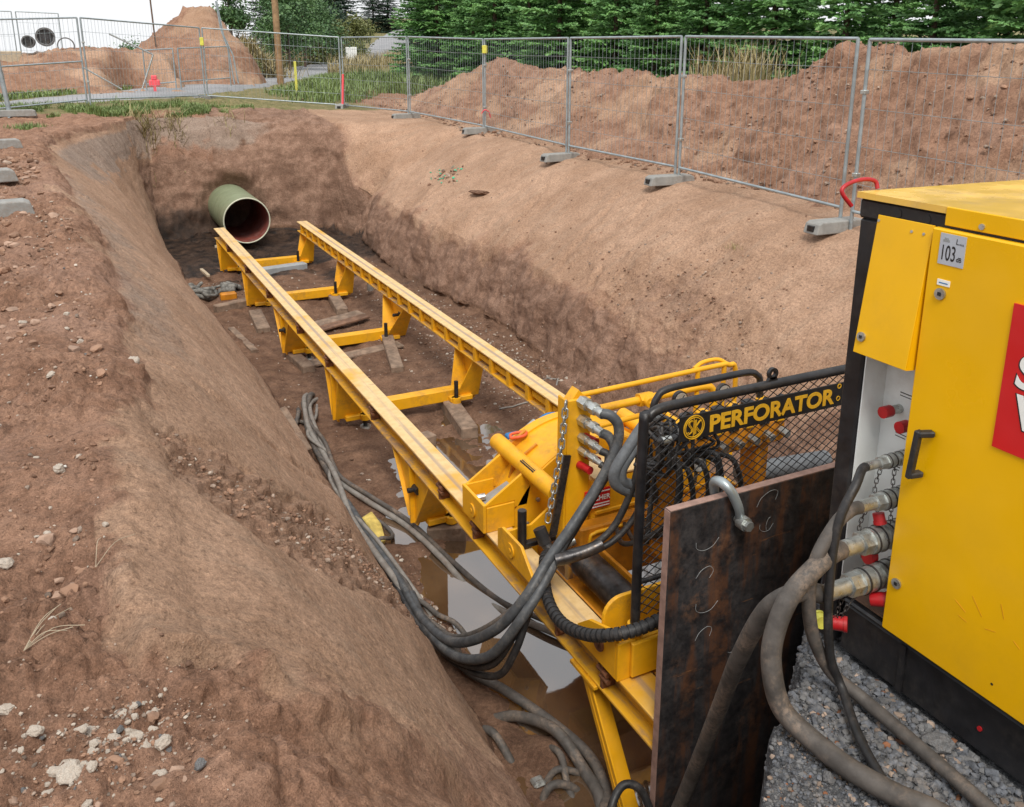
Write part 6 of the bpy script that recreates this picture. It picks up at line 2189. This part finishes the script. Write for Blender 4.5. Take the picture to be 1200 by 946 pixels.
# verge in front of the road bend
n = 26000
l_ = rg2.uniform(6.2, 15.0, n); s_ = rg2.uniform(27.3, 50, n)
rd = ti(s_, [22.3, 26.8, 33, 42, 46, 54, 62], [-2.3, .7, 4.0, 7.97, 9.99, 13.57, 17.62])
ok = (l_ > rd + 2.9) & (l_ < rd + 7.5) & clumped(l_, s_, .5, -.22, 5) & (rg2.random(n) < .55 + .45 * sst(.225, .27, l_ / s_))
l_, s_ = l_[ok], s_[ok]
grass('grass', l_, s_, rg2.uniform(.12, .36, len(l_)) * (1 + .75 * sst(.225, .27, l_ / s_) * sst(46, 34, s_)), 'grass_green', 3, .016, 'tall green grass between the fence and the road')
n = 7000
l_ = rg2.uniform(10.5, 13.6, n); s_ = rg2.uniform(25.5, 36, n)
ok = clumped(l_, s_, .7, -.1, 6)
l_, s_ = l_[ok], s_[ok]
grass('grass', l_, s_, rg2.uniform(.3, .9, len(l_)), 'grass_green', 4, .016, 'tall green grass at the foot of the leftmost spruces')
# thin verge on the far side of the road and dry tall grass up the hill
n = 12000
s_ = rg2.uniform(25, 75, n)
rd = ti(s_, [22.3, 26.8, 33, 42, 46, 54, 62, 78], [-2.3, .7, 4.0, 7.97, 9.99, 13.57, 17.62, 24.7])
l_ = rd - 2.0 - .7 * sst(36, 48, s_) - np.abs(rg2.normal(0, .8, n))
ok = clumped(l_, s_, .4, -.2, 7)
l_, s_ = l_[ok], s_[ok]
up = sst(38, 46, s_)
grass('grass', l_, s_, rg2.uniform(.1, .25, len(l_)) * (1 + 1.2 * up), 'grass_green', 5, .02, 'short grass on the far side of the road')
n = 9000
s_ = rg2.uniform(44, 80, n)
rd = ti(s_, [42, 46, 54, 62, 78], [7.97, 9.99, 13.57, 17.62, 24.7])
l_ = np.where(rg2.random(n) < .8, rd - 2.7 - np.abs(rg2.normal(0, 1.3, n)), rd + 2.7 + np.abs(rg2.normal(0, .8, n)))
grass('dry_grass', l_, s_, rg2.uniform(.5, 1.35, n), 'grass_dry', 6, .022, 'tall dry grass along the climbing road')
# straw heap beside the cone
n = 2600
l_ = rg2.normal(8.1, .75, n); s_ = rg2.normal(44.2, .7, n)
b0 = np.exp(-((l_ - 8.0) / .9) ** 2) * 1.6
grass('straw', l_, s_, rg2.uniform(.3, .8, n), 'grass_dry', 7, .022, 'straw coloured dry growth beside the earth cone', lean=.9, zfun=lambda a, b: topz(a, b) + b0 * rg2.random(n))


def clump(x, y, z, n, r, h, mat, label, seed, w=.012):
    rng = np.random.default_rng(seed)
    l_ = x + rng.normal(0, r, n); s_ = y + rng.normal(0, r * 1.4, n)
    o = grass('grass_clump', l_, s_, rng.uniform(.5, 1, n) * h, mat, seed, w, None, .14, lambda a, b: np.full(len(a), z), False)
    return tag(o, label, 'grass clump', None, 'stuff')


clump(12.35, 14.6, .95, 420, .38, 1.35, 'grass_dry', 'tall straw coloured grass clump behind the dip of the mound', 11)
clump(12.2, 14.2, .95, 260, .30, .55, 'grass_green', 'low green clump at the foot of the straw coloured grass', 12)
clump(-.62, 19.6, g1(-.62, 19.6), 300, .16, .22, 'grass_green', 'small green tuft at the left shoulder of the pit', 13, .008)
clump(7.05, 8.2, g1(7.05, 8.2), 50, .06, .10, 'grass_dry', 'small dry root tuft on the bank beside the nearest fence foot', 14, .004)

# ------------------------------------------------------------------ things along the road
px, py = 8.17, 37.83
z = float(topz(np.array([px]), np.array([py]))[0])
po = MB().tube([(px, py, z - .5), (px - .02, py, z + 3), (px - .10, py, z + 8.2)], [.145, .13, .11], 12)
tag(po.build('utility_pole', 'pole_timber', loc=(px, py, z)), 'brown wooden pole standing at the near edge of the road', 'pole')
o = MB().box((7.36, 31.8, .35), (7.44, 31.83, 1.52), .005).build('marker_stake', 'yellow_marker', loc=(7.4, 31.8, .4))
tag(o, 'pale yellow stake in the grass before the wooden pole', 'stake')
o = MB().bar((7.16, 25.30, .25), (7.24, 25.36, 1.22), .055, .03).build('marker_stake', 'pink_paint', loc=(7.2, 25.3, .25))
tag(o, 'pink stake leaning on the fence post before the road bend', 'stake')
sgn = thing('road_sign', 'small white board on a post beside the climbing road', 'sign', (17.3, 58.5, .8))
MB().cyl((17.3, 58.5, .6), (17.3, 58.5, 1.5), .09, n=8).build('post', 'white_print', sgn)
MB().box((16.95, 58.45, 1.35), (17.7, 58.5, 2.1), .02).build('board', 'white_print', sgn)
mk = thing('marker_post', 'pink marker with a wide head on the far verge of the road', 'marker', (2.58, 29.4, .6))
MB().bar((2.58, 29.4, .45), (2.57, 29.4, .85), .13, .07).build('post', 'pink_paint', mk)
MB().box((2.42, 29.36, .82), (2.74, 29.45, 1.02), .03).box((2.49, 29.355, 1.0), (2.67, 29.455, 1.15), .03).build('head', 'pink_paint', mk)
o = MB().box((4.28, 37.4, .5), (4.42, 37.5, .98), .02).build('marker_post', 'white_print', loc=(4.35, 37.45, .5))
tag(o, 'short white post on the far verge below the earth cone', 'marker')
tag(MB().cyl((3.43, 37, 2.0), (3.36, 37, 5.6), .03, n=6).build('survey_pole', 'bark', loc=(3.4, 37, 2.5)), 'thin dark rod standing in the side of the earth cone', 'rod')
for x, lb in ((14.2, 'thin pale stake behind the mound beside the middle fence post'), (13.4, 'short stake behind the mound, between the two middle posts')):
    y = 19.6 if x > 14 else 17.2
    tag(MB().box((x - .05, y - .02, .2), (x + .05, y + .02, 1.75), .005).build('wooden_stake', 'pole_timber', loc=(x, y, .3)), lb, 'stake')
for x, y, z, r, lb in ((-.75, 34.2, 2.15, .20, 'small dark concrete pipe on the left spoil bank'), (-.22, 34.0, 2.30, .30, 'largest dark concrete pipe on top of the left spoil bank'), (.36, 34.0, 2.02, .27, 'open thin walled pipe ring on the left spoil bank')):
    t = thing('spare_pipe', lb, 'pipe', (x, y, z - r), 'pipes stored on the left spoil bank')
    b = MB()
    thin = r == .27
    b.ringplate((x, z), r * (.86 if thin else .80), r, y, y + (.25 if thin else 1.6), n=28)
    b.build('wall', 'stone_grey', t)
    if not thin:
        MB().cyl((x, y + .10, z), (x, y + .14, z), r * .79, n=24).build('end_cover', 'dark_steel', t)
tag(MB().box((-1.9, 33.2, 1.45), (-.95, 33.35, 1.85), .02).build('board_pile', 'pale_stick', loc=(-1.4, 33.3, 1.5)), 'pale board standing on the left spoil bank', 'board')
# far fence round the second pit
fence_panel((-1.25, 41.5, 1.35), (.35, 41.5, 1.3), 'far mesh fence panel behind the stored pipes', clip=False, nh=3)
fence_panel((-4.0, 41.0, 1.35), (-1.3, 41.5, 1.35), 'far mesh fence panel at the left edge behind the low bank', clip=False, nh=3)
fence_panel((2.36, 30.2, .72), (3.34, 30.4, .78), 'narrow mesh fence panel across the second pit', h=1.15, clip=False, nh=2)
fence_panel((3.40, 30.4, .78), (5.2, 31.6, .85), 'mesh fence panel at the foot of the earth cone', h=1.15, clip=False, nh=2)
lf = thing('loose_fence', 'bent fence panel leaning on the right side of the earth cone', 'fence', (5.6, 34.0, .7))
MB().tube([(5.68, 34.0, .7), (5.58, 34.05, 1.85), (5.38, 34.15, 2.6), (5.30, 34.2, 3.55)], .025, 6).build('post', 'galvanised', lf)
MB().tube([(5.82, 34.0, .72), (5.72, 34.05, 1.7), (5.46, 34.15, 2.4), (5.33, 34.2, 3.55)], .025, 6).build('post', 'galvanised', lf)
for p_, q_, lb in (((1.50, 29.8, 2.34), (2.66, 29.9, 1.75), 'long pale brace running down to the second pit'), ((2.67, 29.9, 1.75), (2.25, 29.8, .75), 'short pale brace standing at the second pit'), ((.70, 29.4, 1.38), (1.66, 29.5, .75), 'low pale brace lying towards the road')):
    tag(MB().cyl(p_, q_, .025, n=6).build('brace_tube', 'zinc', loc=p_), lb, 'tube')
